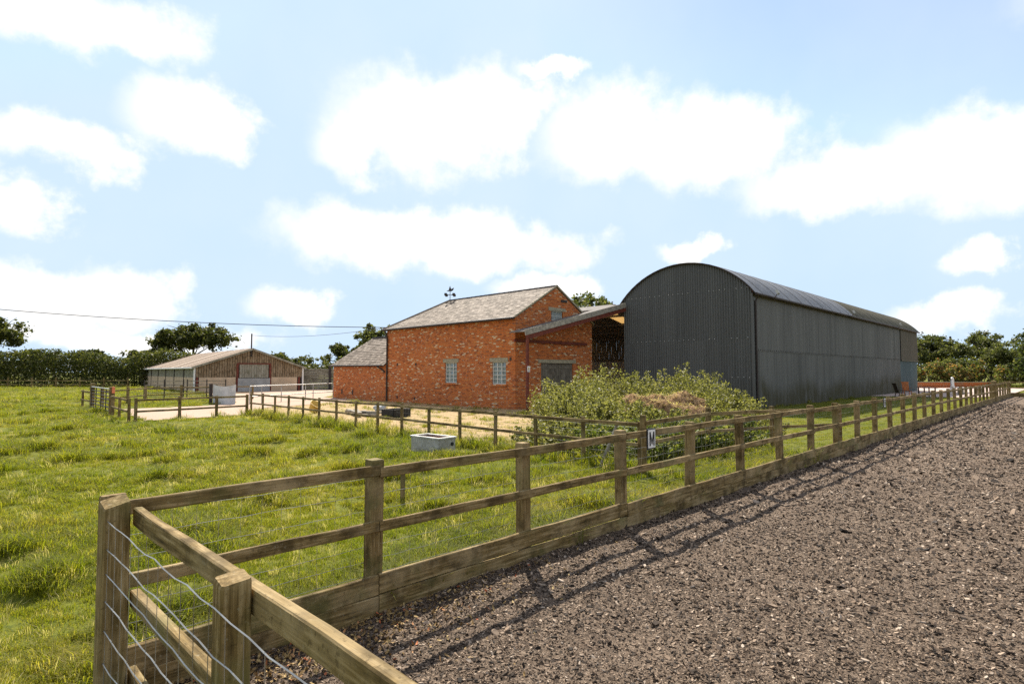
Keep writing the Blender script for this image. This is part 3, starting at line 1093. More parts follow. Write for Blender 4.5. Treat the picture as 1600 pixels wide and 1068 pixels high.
s_.box((0, 0, 0), (.2, .012, .3))
s_.build('plate', 'white', sg)
s_ = MB()
s_.add([(-.07, -.009, -.01), (.07, -.009, -.01), (0, -.009, .11), (-.07, -.007, -.01), (.07, -.007, -.01), (0, -.007, .11)], [(0, 1, 2), (5, 4, 3), (0, 3, 4, 1), (1, 4, 5, 2), (2, 5, 3, 0)])
s_.build('symbol', 'yellow', sg)
s_ = MB()
s_.box((0, -.008, -.08), (.13, .006, .035))
s_.box((0, -.012, .03), (.02, .006, .06))
s_.build('lettering', 'black', sg)

# ------------------------------------------------------------------ dutch barn
db = thing('dutch_barn', 'long grey corrugated iron barn with curved roof', 'barn', (31.46, 12.72, 0))
DW, DL, DE, DA = 8.2, 43.6, 6.66, 1.82
Rr = ((DW / 2) ** 2 + DA ** 2) / (2 * DA)


def arch(y):
    return DE + math.sqrt(max(0, Rr * Rr - (y - DW / 2) ** 2)) - (Rr - DA)


def corr(n, pitch, amp, k=8):
    return [(i * pitch / k, amp * math.cos(2 * math.pi * i / k)) for i in range(n * k + 1)]


nsh = 9
swid = DW / nsh
for s_ in range(nsh):
    m_ = 6
    prof = [(yy, -.03 if (i % 8) in (0, 1, 7) else (.03 if (i % 8) in (3, 4, 5) else 0)) for i, (yy, dd) in enumerate(corr(m_, swid / m_, .03))]
    for (za, zb) in ((-.3, 1.72), (1.70, 3.87), (3.85, None)):
        vs, fs = [], []
        for (yy, dd) in prof:
            y_ = min(DW, s_ * swid + yy)
            off = -.004 * ((s_ % 2)) - (.005 if za > 3 else 0) - (.003 if 1 < za < 3 else 0)
            vs.append((dd + off, y_, za))
            vs.append((dd + off, y_, (arch(y_) - .02) if zb is None else zb))
        for i in range(len(prof) - 1):
            fs.append((2 * i, 2 * i + 2, 2 * i + 3, 2 * i + 1))
        obj('gable_sheet', mesh('gable_sheet', vs, fs, True), 'sheet_front', db)
rv = MB()
for zz in (1.76, 3.92, 6.7):
    y_ = .2
    while y_ < DW - .1:
        if zz < arch(y_) - .1 and random.random() < .75:
            rv.box((-.045, y_ + random.uniform(-.03, .03), zz + random.uniform(-.015, .015)), (.016, .028, .028))
        y_ += .32
b_ = rv.build('bolt_heads', 'white', db)
b_['kind'] = 'stuff'
# side sheets
nside = 44
sw = DL / nside
side_m = {}


def side_sheet(h0, h1, jj):
    key = (h0, h1)
    if key not in side_m:
        vs, fs = [], []
        prof = corr(9, (sw + .012) / 9, .011, 6)
        for (xx, dd) in prof:
            vs += [(xx, dd, h0), (xx, dd, h1)]
        for i in range(len(prof) - 1):
            fs.append((2 * i, 2 * i + 2, 2 * i + 3, 2 * i + 1))
        side_m[key] = mesh('side_sheet', vs, fs, True)
    return side_m[key]


for k_ in range(nside):
    last = k_ >= nside - 8
    lo_m = 'sheet_teal' if last else 'sheet_side'
    hi_m = 'sheet_brown' if last else 'sheet_side'
    obj('side_sheet', side_sheet(-.3, 3.25, 0), lo_m, db, (k_ * sw, random.uniform(-.003, .003) - (k_ % 2) * .003, 0))
    obj('side_sheet', side_sheet(3.2, 6.5, 0), hi_m, db, (k_ * sw, -.022 - (.08 if last else 0) + random.uniform(-.003, .003) - (k_ % 2) * .003, 0))
rv = MB()
for k_ in range(150):
    rv.box((.15 + k_ * .29, -.045, 3.27), (.035, .02, .05))
    if k_ < 100:
        rv.box((.15 + k_ * .29, -.045, 6.36), (.03, .02, .045))
b_ = rv.build('bolt_heads', 'iron', db)
b_['kind'] = 'stuff'
# back walls
bw = MB()
bw.add([(0.05, DW, -.3), (DL, DW, -.3), (DL, DW, DE), (0.05, DW, DE)], [(0, 1, 2, 3)])
nb = 12
ya = [DW * i / nb for i in range(nb + 1)]
bw.add([(DL, y, -.3) for y in ya] + [(DL, y, arch(y) - .03) for y in ya], [(i, i + 1, nb + 2 + i, nb + 1 + i) for i in range(nb)])
bw.build('rear_cladding', 'sheet_brown', db)
# curved roof sheets
ovr = .28
th0 = math.asin((DW / 2 + ovr) / Rr) if (DW / 2 + ovr) < Rr else math.pi / 2
nrs = 42
rw = (DL + .3) / nrs
vs, fs = [], []
prof = corr(7, (rw + .02) / 7, .016, 4)
na_ = 22
for i in range(na_ + 1):
    th = -th0 + 2 * th0 * i / na_
    cy, cz = DW / 2 + math.sin(th) * Rr, DE - (Rr - DA) + math.cos(th) * Rr
    for (xx, dd) in prof:
        vs.append((xx, cy + math.sin(th) * dd, cz + math.cos(th) * dd + .015))
npf = len(prof)
for i in range(na_):
    for j in range(npf - 1):
        fs.append((i * npf + j, i * npf + j + 1, (i + 1) * npf + j + 1, (i + 1) * npf + j))
rme = mesh('roof_sheet', vs, fs, True)
for k_ in range(nrs):
    obj('roof_sheet', rme, 'roof_grey' if k_ < 18 else 'roof_moss', db, (-.18 + k_ * rw, 0, (k_ % 2) * .012 + (0 if k_ < 18 else -.01)))
vgm = MB()
pts = []
for i in range(25):
    th = -th0 + 2 * th0 * i / 24
    pts.append((-.16, DW / 2 + math.sin(th) * (Rr - .015), DE - (Rr - DA) + math.cos(th) * (Rr - .015)))
vgm.tube(pts, .035, 6)
vgm.build('roof_edge', 'iron', db)
ey = DW / 2 - math.sin(th0) * Rr
ez = DE - (Rr - DA) + math.cos(th0) * Rr
g_ = MB()
g_.tube([(-.1, ey - .03, ez - .04), (DL + .1, ey - .03, ez - .05)], .075, 8)
g_.build('gutter', 'iron', db)
g_ = MB()
g_.box((14, -.05, 6.45), (28, .03, .06))
g_.build('eaves_batten', 'orange_wood', db)
g_ = MB()
g_.tube([(.22, ey - .02, ez - .1), (.24, -.12, ez - .4), (.24, -.12, 0)], .055, 8)
g_.build('downpipe', 'iron', db)
g_ = MB()
g_.box((.0, -.03, 3.05), (.12, .1, 6.6))
g_.box((.2, -.06, 3.05), (.28, .012, 6.5))
g_.build('corner_flashing', 'sheet_front', db)
g_ = MB()
g_.box((DL - 4, -.14, 3.2), (8, .1, .1))
g_.build('drip_board', 'roof_moss', db)
FL = [(1.8, 'floodlight over the corner downpipe of the curved-roof barn'), (17.0, 'floodlight where the curved roof turns from grey to mossy brown'),
      (32.5, 'floodlight on the eave above the mossy brown roof sheets'), (43.9, 'floodlight sticking out from the far end of the curved-roof barn')]
for i, (xx, lab) in enumerate(FL):
    fl = thing('floodlight', 'small grey ' + lab, 'floodlight', (31.46 + xx, 12.72 + ey, ez), group='floodlights on the curved-roof barn')
    b_ = MB()
    if i < 3:
        b_.tube([(0, 0, -.1), (0, -.3, -.1), (0, -.42, .06)], .028, 6)
        hc = (0, -.45, .2)
    else:
        b_.tube([(-.3, .1, -.25), (.4, 0, -.25), (.75, -.1, -.12)], .035, 6)
        hc = (.85, -.14, .02)
    b_.build('bracket', 'iron', fl)
    h_ = MB()
    h_.box(hc, (.34, .14, .26), rx=-.5, rz=.2)
    hd = h_.build('lamp_head', 'tube', fl)
    h_ = MB()
    h_.box((hc[0] - .01, hc[1] - .066, hc[2] - .04), (.28, .02, .2), rx=-.5, rz=.2)
    h_.build('lens', 'glass', hd)

# ------------------------------------------------------------------ cattle shed
sh = thing('cattle_shed', 'low timber-boarded cattle shed with tan lower panels and shallow sheet roof', 'shed', (18.5, 62.4, 0), R(-5))
CW, CL, CE, CA = 10.6, 35.0, 2.6, 4.46
PB = 1.5


def gz_(x):
    return CE + (CA - CE) * (1 - abs(x - CW / 2) / (CW / 2))


D0, D1 = 4.0, 7.1
pwid = 0.24
i = 0
x = 0.05
while x < CW - .05:
    inside_door = D0 - .05 < x + pwid / 2 < D1 + .05
    zb = 2.95 if inside_door else PB
    zt = gz_(x + pwid / 2) - .03
    if zt - zb > .1:
        obj('plank', bar_me(round((zt - zb) * 10) / 10, .03, pwid - .035, i % 3, .004, .004, 'Z'), 'plank', sh, (x + pwid / 2, random.uniform(-.012, .012), (zt + zb) / 2))
    x += pwid
    i += 1
bk = MB()
bk.add([(0, .1, 0), (CW, .1, 0), (CW, .1, CE), (CW / 2, .1, CA - .05), (0, .1, CE)], [(0, 1, 2, 3, 4)])
bk.build('gable_lining', 'iron', sh)
for (xa, xb) in ((.35, D0 - .25), (D1 + .2, CW - .55)):
    p_ = MB()
    p_.box(((xa + xb) / 2, 0, PB / 2), (xb - xa, .1, PB))
    p_.build('wall_panel', 'concrete', sh)
for xc in (.18, D0 - .1, D1 + .07, CW - .35):
    p_ = MB()
    p_.box((xc, -.03, (PB if xc in (.18, CW - .35) else 2.9) / 2), (.2, .12, PB if xc in (.18, CW - .35) else 2.9))
    p_.build('column', 'redoxide', sh)
p_ = MB()
p_.box(((D0 + D1) / 2, -.06, 2.92), (D1 - D0 + .3, .1, .12))
p_.build('door_track', 'redoxide', sh)
dd = MB()
dd.box(((D0 + D1) / 2, .0, 2.15), (D1 - D0 - .2, .04, 1.42))
dd = dd.build('door', 'grey_plank', sh)
for k_ in range(12):
    obj('plank', bar_me(1.4, .03, (D1 - D0 - .2) / 12 - .03, k_ % 4, .004, .004, 'Z'), 'grey_plank', dd, (D0 + .1 + (k_ + .5) * (D1 - D0 - .2) / 12, -.035, 2.15))
p_ = MB()
p_.box(((D0 + D1) / 2, -.1, .7), (D1 - D0 + .1, .06, 1.4))
p_.build('door_panel', 'greypanel', sh)
for (xc, yc) in ((-.08, -.1), (CW + .05, -.1)):
    p_ = MB()
    p_.tube([(xc, yc, 0), (xc, yc, CE - .05)], .09, 8)
    p_.build('downpipe', 'white', sh)
# side wall
nbay = 7
for k_ in range(nbay):
    p_ = MB()
    p_.box((0, (k_ + .5) * CL / nbay, PB / 2), (.1, CL / nbay - .16, PB))
    p_.build('wall_panel', 'concrete', sh)
    p_ = MB()
    p_.box((-.02, (k_ + 1) * CL / nbay, CE / 2), (.14, .14, CE - .05))
    p_.build('column', 'iron', sh)
npk = 110
for k_ in range(npk):
    obj('plank', bar_me(1.05, CL / npk - .05, .03, k_ % 3, .004, .004, 'Z'), 'grey_plank', sh, (random.uniform(-.01, .01), (k_ + .5) * CL / npk, 2.02))
p_ = MB()
p_.add([(.09, 0, 0), (.09, CL, 0), (.09, CL, CE), (.09, 0, CE)], [(0, 1, 2, 3)])
p_.add([(CW, 0, 0), (CW, CL, 0), (CW, CL, CE), (CW, 0, CE)], [(0, 1, 2, 3)])
p_.add([(0, CL, 0), (CW, CL, 0), (CW, CL, CE), (CW / 2, CL, CA), (0, CL, CE)], [(0, 1, 2, 3, 4)])
p_.build('wall_lining', 'iron', sh)
# roof sheets
ov = .35
nst = 33
stw = (CL + .5) / nst
slp = (CA - CE) / (CW / 2)
for side in (0, 1):
    prof = corr(7, (stw + .01) / 7, .025, 4)
    vs, fs = [], []
    for (yy, dd_) in prof:
        if side == 0:
            vs += [(-ov, yy, CE - ov * slp + dd_ + .06), (CW / 2, yy, CA + dd_ + .06)]
        else:
            vs += [(CW / 2, yy, CA + dd_ + .06), (CW + ov, yy, CE - ov * slp + dd_ + .06)]
    for i in range(len(prof) - 1):
        fs.append((2 * i, 2 * i + 1, 2 * i + 3, 2 * i + 2))
    rm = mesh('roof_sheet', vs, fs, True)
    for k_ in range(nst):
        obj('roof_sheet', rm, 'fibre_pale' if k_ in (4, 9, 14, 19, 24, 29) else 'fibre', sh, (0, -.3 + k_ * stw, (k_ % 2) * .015))
for sgn in (-1, 1):
    p_ = MB()
    p_.box((CW / 2 + sgn * (CW + 2 * ov) / 4, -.3, (CE + CA - ov * slp) / 2 - .02), (math.hypot(CW / 2 + ov, CA - CE + ov * slp), .05, .2), ry=sgn * math.atan(slp))
    p_.build('barge_board', 'grey_plank', sh)
p_ = MB()
p_.tube([(-ov - .06, -.3, CE - ov * slp - .04), (-ov - .06, CL, CE - ov * slp - .04)], .08, 8)
p_.build('gutter', 'white', sh)
p_ = MB()
p_.tube([(CW / 2 - .1, -.1, CA - .8), (CW / 2 - .1, -.1, CA + 1.6)], .07, 8)
p_.build('flue_pipe', 'iron', sh)

# ------------------------------------------------------------------ sleeper clamp wall beside the shed
cl = thing('sleeper_wall', 'weathered timber sleeper wall with upright steel posts between shed and brick outbuilding', 'wall', (29.8, 63.5, 0), R(-32))
for j in range(9):
    for k_ in range(4):
        obj('plank', bar_me(3.1, .25, .12, (j * 3 + k_) % 4, .01, .01), 'sleeper', cl, (1.6 + k_ * 3.15, random.uniform(-.02, .02), .13 + j * .27))
for k_ in range(5):
    p_ = MB()
    p_.box((.1 + k_ * 3.15, -.14, 1.3), (.26, .12, 2.7))
    p_.build('upright', 'iron', cl)


# ------------------------------------------------------------------ fences
def fence(name, label, pts, rails, boards=(), post=(.12, .12), ptop=1.3, side=1, span=2, first=0, group=None, cat='fence', pslope=0.0, rt=.04, skip_posts=(), railmat='rail', postjit=.02):
    """pts: post positions; rails: (z of top edge, height); side: which side of the posts the rails are nailed to"""
    b = pts[0]
    th_ = thing(name, label, cat, (b[0], b[1], 0), 0, group)
    for i, p in enumerate(pts):
        if i in skip_posts:
            continue
        a = math.atan2(pts[min(i + 1, len(pts) - 1)][1] - pts[max(i - 1, 0)][1], pts[min(i + 1, len(pts) - 1)][0] - pts[max(i - 1, 0)][0])
        obj('post', post_me(post[0], post[1], ptop + round(random.uniform(-postjit, postjit), 2), pslope, var=i % 3), 'post', th_, (p[0] - b[0], p[1] - b[1], 0),
            (random.uniform(-.012, .012), random.uniform(-.012, .012), a + random.uniform(-.03, .03)))

    def run(zt, h, nm, i, j, tt, vi):
        p, q = Vector(pts[i]), Vector(pts[j])
        d = q - p
        L = d.length
        nrm2 = Vector((-d.y, d.x)).normalized() * side
        o2 = nrm2 * (post[1] / 2 + tt / 2 + .002)
        c = (p + q) / 2 + o2 - Vector(b)
        obj(nm, bar_me(L - .006, h, tt, vi % 4), railmat, th_, (c.x, c.y, zt - h / 2 + random.uniform(-.008, .008)),
            (random.uniform(-.02, .02), random.uniform(-.004, .004), math.atan2(d.y, d.x)))
    stops = [0] + list(range(first if first else span, len(pts) - 1, span)) + [len(pts) - 1]
    for s_ in range(len(stops) - 1):
        for r_i, (zt, h) in enumerate(rails):
            run(zt, h, 'rail', stops[s_], stops[s_ + 1], rt, s_ + r_i)
        for r_i, (zt, h) in enumerate(boards):
            run(zt, h, 'gravel_board', stops[s_], stops[s_ + 1], rt, s_ + 2 * r_i + 1)
    return th_


def netting(parent, a, b, hs, dv, r=.0019, kink=.006, zoff=0, vr=.0014):
    A, B = Vector(a), Vector(b)
    L = (B - A).length
    d = (B - A) / L
    mb_ = MB()
    n = max(2, int(L / .15))
    r_ = random.Random(3)
    for h in hs:
        pts = [tuple(A + d * (L * i / n) + Vector((0, 0, h + r_.uniform(-kink, kink)))) for i in range(n + 1)]
        mb_.tube(pts, r, 4, False)
    k_ = 0
    while k_ * dv < L:
        p = A + d * (k_ * dv)
        z_a, z_b = hs[-1], hs[0]
        jx = r_.uniform(-.008, .008)
        mb_.tube([tuple(p + Vector((0, 0, z_a))), tuple(p + d * jx + Vector((0, 0, (z_a + z_b) / 2))), tuple(p + d * r_.uniform(-.006, .006) + Vector((0, 0, z_b)))], vr, 3, False)
        k_ += 1
    o_ = mb_.build('wire_netting', 'wire', parent)
    o_['kind'] = 'stuff'
    return o_


FY = 4.36
fx = [0.80, 2.72] + [2.72 + 1.855 * i for i in range(1, 27)]
lf = fence('arena_fence', 'long post and rail fence with two bottom boards along the brown riding arena', [(x, FY) for x in fx],
           [(1.24, .088), (.79, .088)], [(.345, .165), (.174, .19)], ptop=1.285, side=-1, first=1, skip_posts=(0, len(fx) - 1))
netting(lf, (0.1, .075, 0), (28, .075, 0), [1.12, .98, .84, .68, .54, .42, .30], .15)
cp = obj('corner_post', post_me(.13, .13, 1.31, .22), 'post', lf, (-.03, -.43, 0), (0, 0, R(2)))
obj('backing_post', post_me(.13, .05, 1.33, 0), 'post', lf, (-.02, -.33, 0), (0, 0, R(4)))
obj('gate_post', post_me(.24, .24, 1.45, 0.05), 'post', lf, (fx[-1] - fx[0], -.02, 0))
ef = thing('arena_end_fence', 'heavy post and rail fence with wire netting crossing the near end of the arena', 'fence', (0.80, 3.93, 0))
ends = [3.93, 2.21, .35, -1.5, -3.35]
for i, y in enumerate(ends[1:]):
    obj('post', post_me(.105, .105, 1.30, .10, var=i), 'post', ef, (.0, y - 3.93, 0), (0, 0, R(-3)))
for (zt, h, nm, tt) in ((1.255, .10, 'rail', .05), (.80, .095, 'rail', .05), (.36, .17, 'gravel_board', .04), (.185, .19, 'gravel_board', .04)):
    for (ya, yb) in ((3.93, .35), (.35, -3.35)):
        obj(nm, bar_me(ya - yb - .01, h, tt, 1 if zt > .5 else 2), 'rail', ef, (.0525 + tt / 2 + .005, (ya + yb) / 2 - 3.93, zt - h / 2), (0, random.uniform(-.003, .003), R(90)))
netting(ef, (-.075, .06, 0), (-.062, -7.2, 0), [1.215, 1.06, .93, .79, .63, .46, .28], .16, .0031, .009, vr=.0017)

fp = [(63.0, y) for y in np.linspace(4.36, -24, 17)]
fence('arena_far_fence', 'post and rail fence closing the far end of the arena before the dark shrubs', fp, [(1.24, .088), (.79, .088)], [(.345, .165), (.175, .19)], side=-1)
fence('arena_side_fence', 'short run of post and rail fence beyond the thick gate post of the arena', [(51.3 + i * 1.95, FY) for i in range(7)], [(1.24, .088), (.79, .088)], [(.345, .165), (.175, .19)], side=-1)

# pasture fence
py = [6.35 + 1.45 * i for i in range(16)]
pp = [(10.05 + .035 * (y - 6.35), y) for y in py]
pf = fence('paddock_fence', 'thin two-rail fence with wire between the pasture and the brick barn yard', pp, [(1.02, .075), (.62, .07)], post=(.075, .075), ptop=1.05, side=1, span=3, rt=.035)
netting(pf, (.06, 0, 0), (.3, 9, 0), [.92, .78, .5, .38, .26, .14], .16)
mf = fence('muck_heap_fence', 'short two-rail fence with netting around the weedy muck heap', [(10.05, 6.28), (13.3, 6.5), (15.4, 5.75), (17.4, 4.75)], [(1.08, .085), (.66, .075)], post=(.1, .1), ptop=1.17, side=-1, span=1)
netting(mf, (.1, .1, 0), (3.2, .3, 0), [.95, .78, .6, .45, .3, .15], .15)
br = thing('brace_strut', 'pale round wooden strut propped diagonally against the paddock fence corner', 'strut', (9.85, 7.2, 0))
b_ = MB()
b_.tube([(-.02, .02, -.05), (.12, -.15, .5), (.25, -.31, 1.03)], [.036, .034, .032], 8)
b_.build('pole', 'scrap', br)
stk = obj('wooden_stake', post_me(.06, .06, .62, 0), 'post', None, (5.25, 7.6, 0), (0, .03, .4))
tag(stk, 'lone short wooden stake standing in the grass behind the arena fence', 'stake')

# pen by the shed
fence('pen_front_fence', 'dark two-rail fence along the pink concrete yard facing the pasture', [(5.9, 27.15), (7.55, 27.35), (9.1, 27.6), (10.6, 28.1)], [(.95, .085), (.5, .08)], post=(.1, .1), ptop=1.0, side=-1, span=3, rt=.04)
fence('pen_side_fence', 'short two-rail fence running from the pen corner to the field gate', [(5.72, 27.35), (5.85, 29.7), (6.02, 31.9)], [(.95, .085), (.5, .08)], post=(.1, .1), ptop=.98, side=1, span=2)
for (x, y, h, w_, lab) in ((6.07, 32.4, 1.35, .2, 'thick wooden hanging post of the field gate with orange twine'), (6.28, 38.3, 1.45, .2, 'pale wooden slam post at the far end of the field gate')):
    gp = thing('gate_post', lab, 'post', (x, y, 0))
    obj('shaft', post_me(w_, w_, h, 0.03), 'post', gp)
    if 'orange' in lab:
        b_ = MB()
        b_.box((.03, -.11, 1.2), (.12, .05, .3))
        b_.build('twine', 'orange', gp)
fence('field_corner_fence', 'stub of two-rail fence beside the pale slam post of the field gate', [(6.3, 38.6), (6.32, 41.3)], [(.98, .085), (.5, .08)], post=(.11, .11), ptop=1.02, side=1, span=1)
gate = thing('field_gate', 'galvanised seven-bar field gate hung between two thick wooden posts', 'gate', (6.1, 32.6, 0))
for j in range(7):
    b_ = MB()
    z = .18 + j * .175
    b_.tube([(0, .05, z), (.12, 5.5, z + .02)], .024 if j < 6 else .032, 6)
    b_.build('bar', 'tube' if j == 6 else 'iron', gate)
for k_, yy in enumerate((.06, 1.4, 2.75, 4.1, 5.48)):
    b_ = MB()
    b_.tube([(.02 * yy, yy, .14), (.02 * yy, yy, 1.26)], .026, 6)
    b_.build('stile', 'iron', gate)
fence('pen_rear_fence', 'two-rail fence at the grassy back of the pen before the tan shed panels', [(6.9, 39.2), (8.6, 41.6), (10.2, 44.5), (12.6, 45.4), (15.0, 45.6), (17.2, 44.5)], [(1.0, .085), (.55, .08)], post=(.13, .13), ptop=1.12, side=-1, span=1)
for (x, y, rz2, lab) in ((10.6, 46.6, R(8), 'dark tubular cattle hurdle nearest the shed side wall'), (13.4, 46.9, R(-6), 'dark tubular cattle hurdle standing before the shed gable corner')):
    hd = thing('cattle_hurdle', lab, 'hurdle', (x, y, 0), rz2)
    for j in range(5):
        b_ = MB()
        b_.tube([(0, 0, .3 + j * .27), (2.6, 0, .3 + j * .27)], .03, 6)
        b_.build('bar', 'scrap', hd)
    for xx in (0, 1.3, 2.6):
        b_ = MB()
        b_.tube([(xx, 0, 0), (xx, 0, 1.5)], .04, 6)
        b_.build('upright', 'iron', hd)
# pale sheet hung on the pen
tp = thing('pale_sheet', 'crumpled pale grey sheet hung on a dark post in the pen', 'sheet', (12.55, 38.75, 0))
nx_, nz_ = 12, 10
vs, fs = [], []
for j in range(nz_ + 1):
    for i in range(nx_ + 1):
        u, v = i / nx_, j / nz_
        vs.append((u * 1.0, -u * .98 + .05 * math.sin(u * 9 + v * 2), .02 + v * (1.24 - .12 * math.sin(u * math.pi)) + .0))
for j in range(nz_):
    for i in range(nx_):
        fs.append((j * (nx_ + 1) + i, j * (nx_ + 1) + i + 1, (j + 1) * (nx_ + 1) + i + 1, (j + 1) * (nx_ + 1) + i))
obj('cloth', mesh('cloth', vs, fs, True), 'tarp', tp)
obj('post', post_me(.16, .16, 1.32, 0), 'iron', tp, (-.1, .1, 0))
# tubular rail
hr = thing('tubular_rail', 'pale galvanised tube rail on thin posts before the shed and brick outbuilding', 'railing', (14.2, 37.2, 0))
P0, P1 = Vector((0, 0, 0)), Vector((7.9, 4.2, 0))
for nm, z in (('top_rail', 1.15), ('lower_rail', .5)):
    b_ = MB()
    b_.tube([tuple(P0 + Vector((0, 0, z))), tuple(P1 + Vector((0, 0, z + .02)))], .032, 8)
    b_.build(nm, 'tube', hr)
for f_ in (0, .12, .33, .62, .72, 1.0):
    p = P0.lerp(P1, f_)
    b_ = MB()
    b_.tube([tuple(p), tuple(p + Vector((0, 0, 1.15)))], .03, 6)
    b_.build('upright', 'galv', hr)
# far field fence along the hedge
hf = [(-14.4 + 2.15 * i, 119.2 - 2.18 * i) for i in range(16)]
fence('hedge_fence', 'weathered post and rail fence standing along the foot of the tall hedge', hf, [(1.0, .1), (.5, .09)], post=(.13, .13), ptop=1.35, side=-1, span=2)

# ------------------------------------------------------------------ trough
tr = thing('water_trough', 'old galvanised water trough with rusty inside standing in the pasture', 'trough', (8.78, 11.42, 0.0), R(3))
tl, tw, thh = .52, 1.02, .45
b_ = MB()
for (x, y, sx, sy) in ((-tl / 2, 0, .02, tw), (tl / 2, 0, .02, tw), (0, -tw / 2, tl - .02, .02), (0, tw / 2, tl - .02, .02)):
    b_.box((x, y, thh / 2), (sx, sy, thh))
b_.box((0, 0, .05), (tl - .04, tw - .04, .02))
t = NT('mottled_galvanised')
c_ = t.coord()
n1 = t.noise(c_, 4, 6, 0.7)
n2 = t.noise(c_, 22, 4, 0.7)
k = t.mix(t.step(n1, .4, .7), (0.34, 0.33, 0.29), (0.50, 0.49, 0.45))
spz = t.n('ShaderNodeSeparateXYZ')
t.link(c_, spz.inputs[0])
k = t.mix(t.math('MULTIPLY', t.step(n2, .52, .68), .7), k, (0.20, 0.15, 0.08))
M['trough'] = t.done(k, .55, t.bump(n2, .003, .5), .25)
body = b_.build('tank', 'trough', tr)
b_ = MB()
for (x, y, sx, sy) in ((-tl / 2, 0, .06, tw + .06), (tl / 2, 0, .06, tw + .06), (0, -tw / 2, tl - .06, .06), (0, tw / 2, tl - .06, .06)):
    b_.box((x, y, thh + .012), (sx, sy, .035))
b_.build('rim', 'tube', tr)
b_ = MB()
for (x, y, sx, sy) in ((-tl / 2 + .02, 0, .01, tw - .05), (tl / 2 - .02, 0, .01, tw - .05), (0, -tw / 2 + .02, tl - .08, .01), (0, tw / 2 - .02, tl - .08, .01)):
    b_.box((x, y, thh / 2 + .02), (sx, sy, thh - .08))
b_.box((0, 0, .27), (tl - .07, tw - .07, .01))
b_.build('lining', 'rust', tr)
b_ = MB()
b_.tube([(.15, -tw / 2 - .012, thh - .14), (.15, -tw / 2 - .03, thh - .14)], .045, 10)
b_.build('outlet', 'black', tr)


# ------------------------------------------------------------------ arena letters
def letter(ch, x, lab):
    th_ = thing('arena_letter', lab, 'sign', (x, FY - .115, 1.13), group=None)
    b_ = MB()
    b_.box((0, 0, 0), (.205, .014, .275))
    pl = b_.build('backing', 'black', th_)
    b_ = MB()
    b_.box((0, -.011, 0), (.175, .008, .245))
    b_.build('plate', 'white', th_)
    q = MB()
    a, c, w_, z_ = .062, .095, .026, -.019
    if ch == 'M':
        polys = [[(-a, -c), (-a + w_, -c), (-a + w_, c), (-a, c)], [(a - w_, -c), (a, -c), (a, c), (a - w_, c)],
                 [(-a + w_, c), (-a + w_, c - .07), (-.008, -c + .02), (.0, -c + .02), (.0, -c + .07)], [(a - w_, c), (.0, -c + .07), (.0, -c + .02), (.008, -c + .02), (a - w_, c - .07)]]
    else:
        polys = [[(-a, -c), (-a + w_, -c), (-a + w_, c), (-a, c)]]
        for z0_ in (-.045, .05):
            rr = .05 if z0_ < 0 else .045
            pr = [(-a + w_, rr), (.02, rr)] + [(.02 + .04 * math.sin(t_), rr * math.cos(t_)) for t_ in np.linspace(.3, math.pi - .3, 6)] + [(.02, -rr), (-a + w_, -rr)]
            pi_ = [(x if x < 0 else x * .62, z * .5) for x, z in pr]
            for i_ in range(len(pr) - 1):
                polys.append([(pr[i_][0], pr[i_][1] + z0_), (pr[i_ + 1][0], pr[i_ + 1][1] + z0_), (pi_[i_ + 1][0], pi_[i_ + 1][1] + z0_), (pi_[i_][0], pi_[i_][1] + z0_)])
    for pl_ in polys:
        n_ = len(pl_)
        q.add([(x, z_, z) for x, z in pl_] + [(x, z_ + .006, z) for x, z in pl_], [tuple(range(n_)), tuple(range(2 * n_ - 1, n_ - 1, -1))] + [(k_, (k_ + 1) % n_, n_ + (k_ + 1) % n_, n_ + k_) for k_ in range(n_)])
    q.build('letter', 'black', th_)


letter('M', 7.0, 'black and white arena letter M hung on the top rail of the long fence')
letter('B', 20.1, 'black and white arena letter B hung on the long fence near the garden')

# ------------------------------------------------------------------ debris by the yard
dz = Vector((14.6, 23.9, 0.02))
r_ = random.Random(4)
for i in range(6):
    o = obj('scrap_plank', bar_me(round(r_.uniform(1.6, 3.0), 1), .10, .20, i % 3), 'scrap', None, (dz.x + r_.uniform(-.5, .5), dz.y + r_.uniform(-.6, .9), .08 + (i // 3) * .11), (r_.uniform(-.05, .05), r_.uniform(-.03, .03), R(80 + r_.uniform(-25, 25))))
    tag(o, ('weathered grey plank on the ground under the scrap timber pile', 'weathered grey plank lying across the top of the scrap timber pile')[i // 3], 'plank', ('planks under the scrap timber pile', 'planks on top of the scrap timber pile')[i // 3])
bx_ = thing('black_crate', 'low black open crate at the end of the scrap timber pile', 'crate', (14.9, 22.1, .02), R(12))
b_ = MB()
for (x, y, sx, sy) in ((-.55, 0, .04, .7), (.55, 0, .04, .7), (0, -.35, 1.06, .04), (0, .35, 1.06, .04)):
    b_.box((x, y, .19), (sx, sy, .36))
b_.build('sides', 'black', bx_)
b_ = MB()
b_.box((0, 0, .03), (1.05, .66, .04))
b_.build('base', 'black', bx_)
yb = thing('yellow_trug', 'yellow plastic trug lying by the scrap timber pile', 'bucket', (13.4, 27.1, .02))
b_ = MB()
nn = 16
vs, fs = [], []
for (rr, zz) in ((.22, 0), (.3, .42), (.33, .43), (.29, .43), (.21, .03)):
    for k_ in range(nn):
        vs.append((rr * math.cos(2 * math.pi * k_ / nn), rr * math.sin(2 * math.pi * k_ / nn), zz))
for i in range(4):
    for k_ in range(nn):
        fs.append((i * nn + k_, i * nn + (k_ + 1) % nn, (i + 1) * nn + (k_ + 1) % nn, (i + 1) * nn + k_))
fs.append(tuple(4 * nn + k_ for k_ in range(nn)))
obj('tub', mesh('tub', vs, fs, True), 'yellow', yb, (0, 0, .1), (R(35), 0, R(20)))
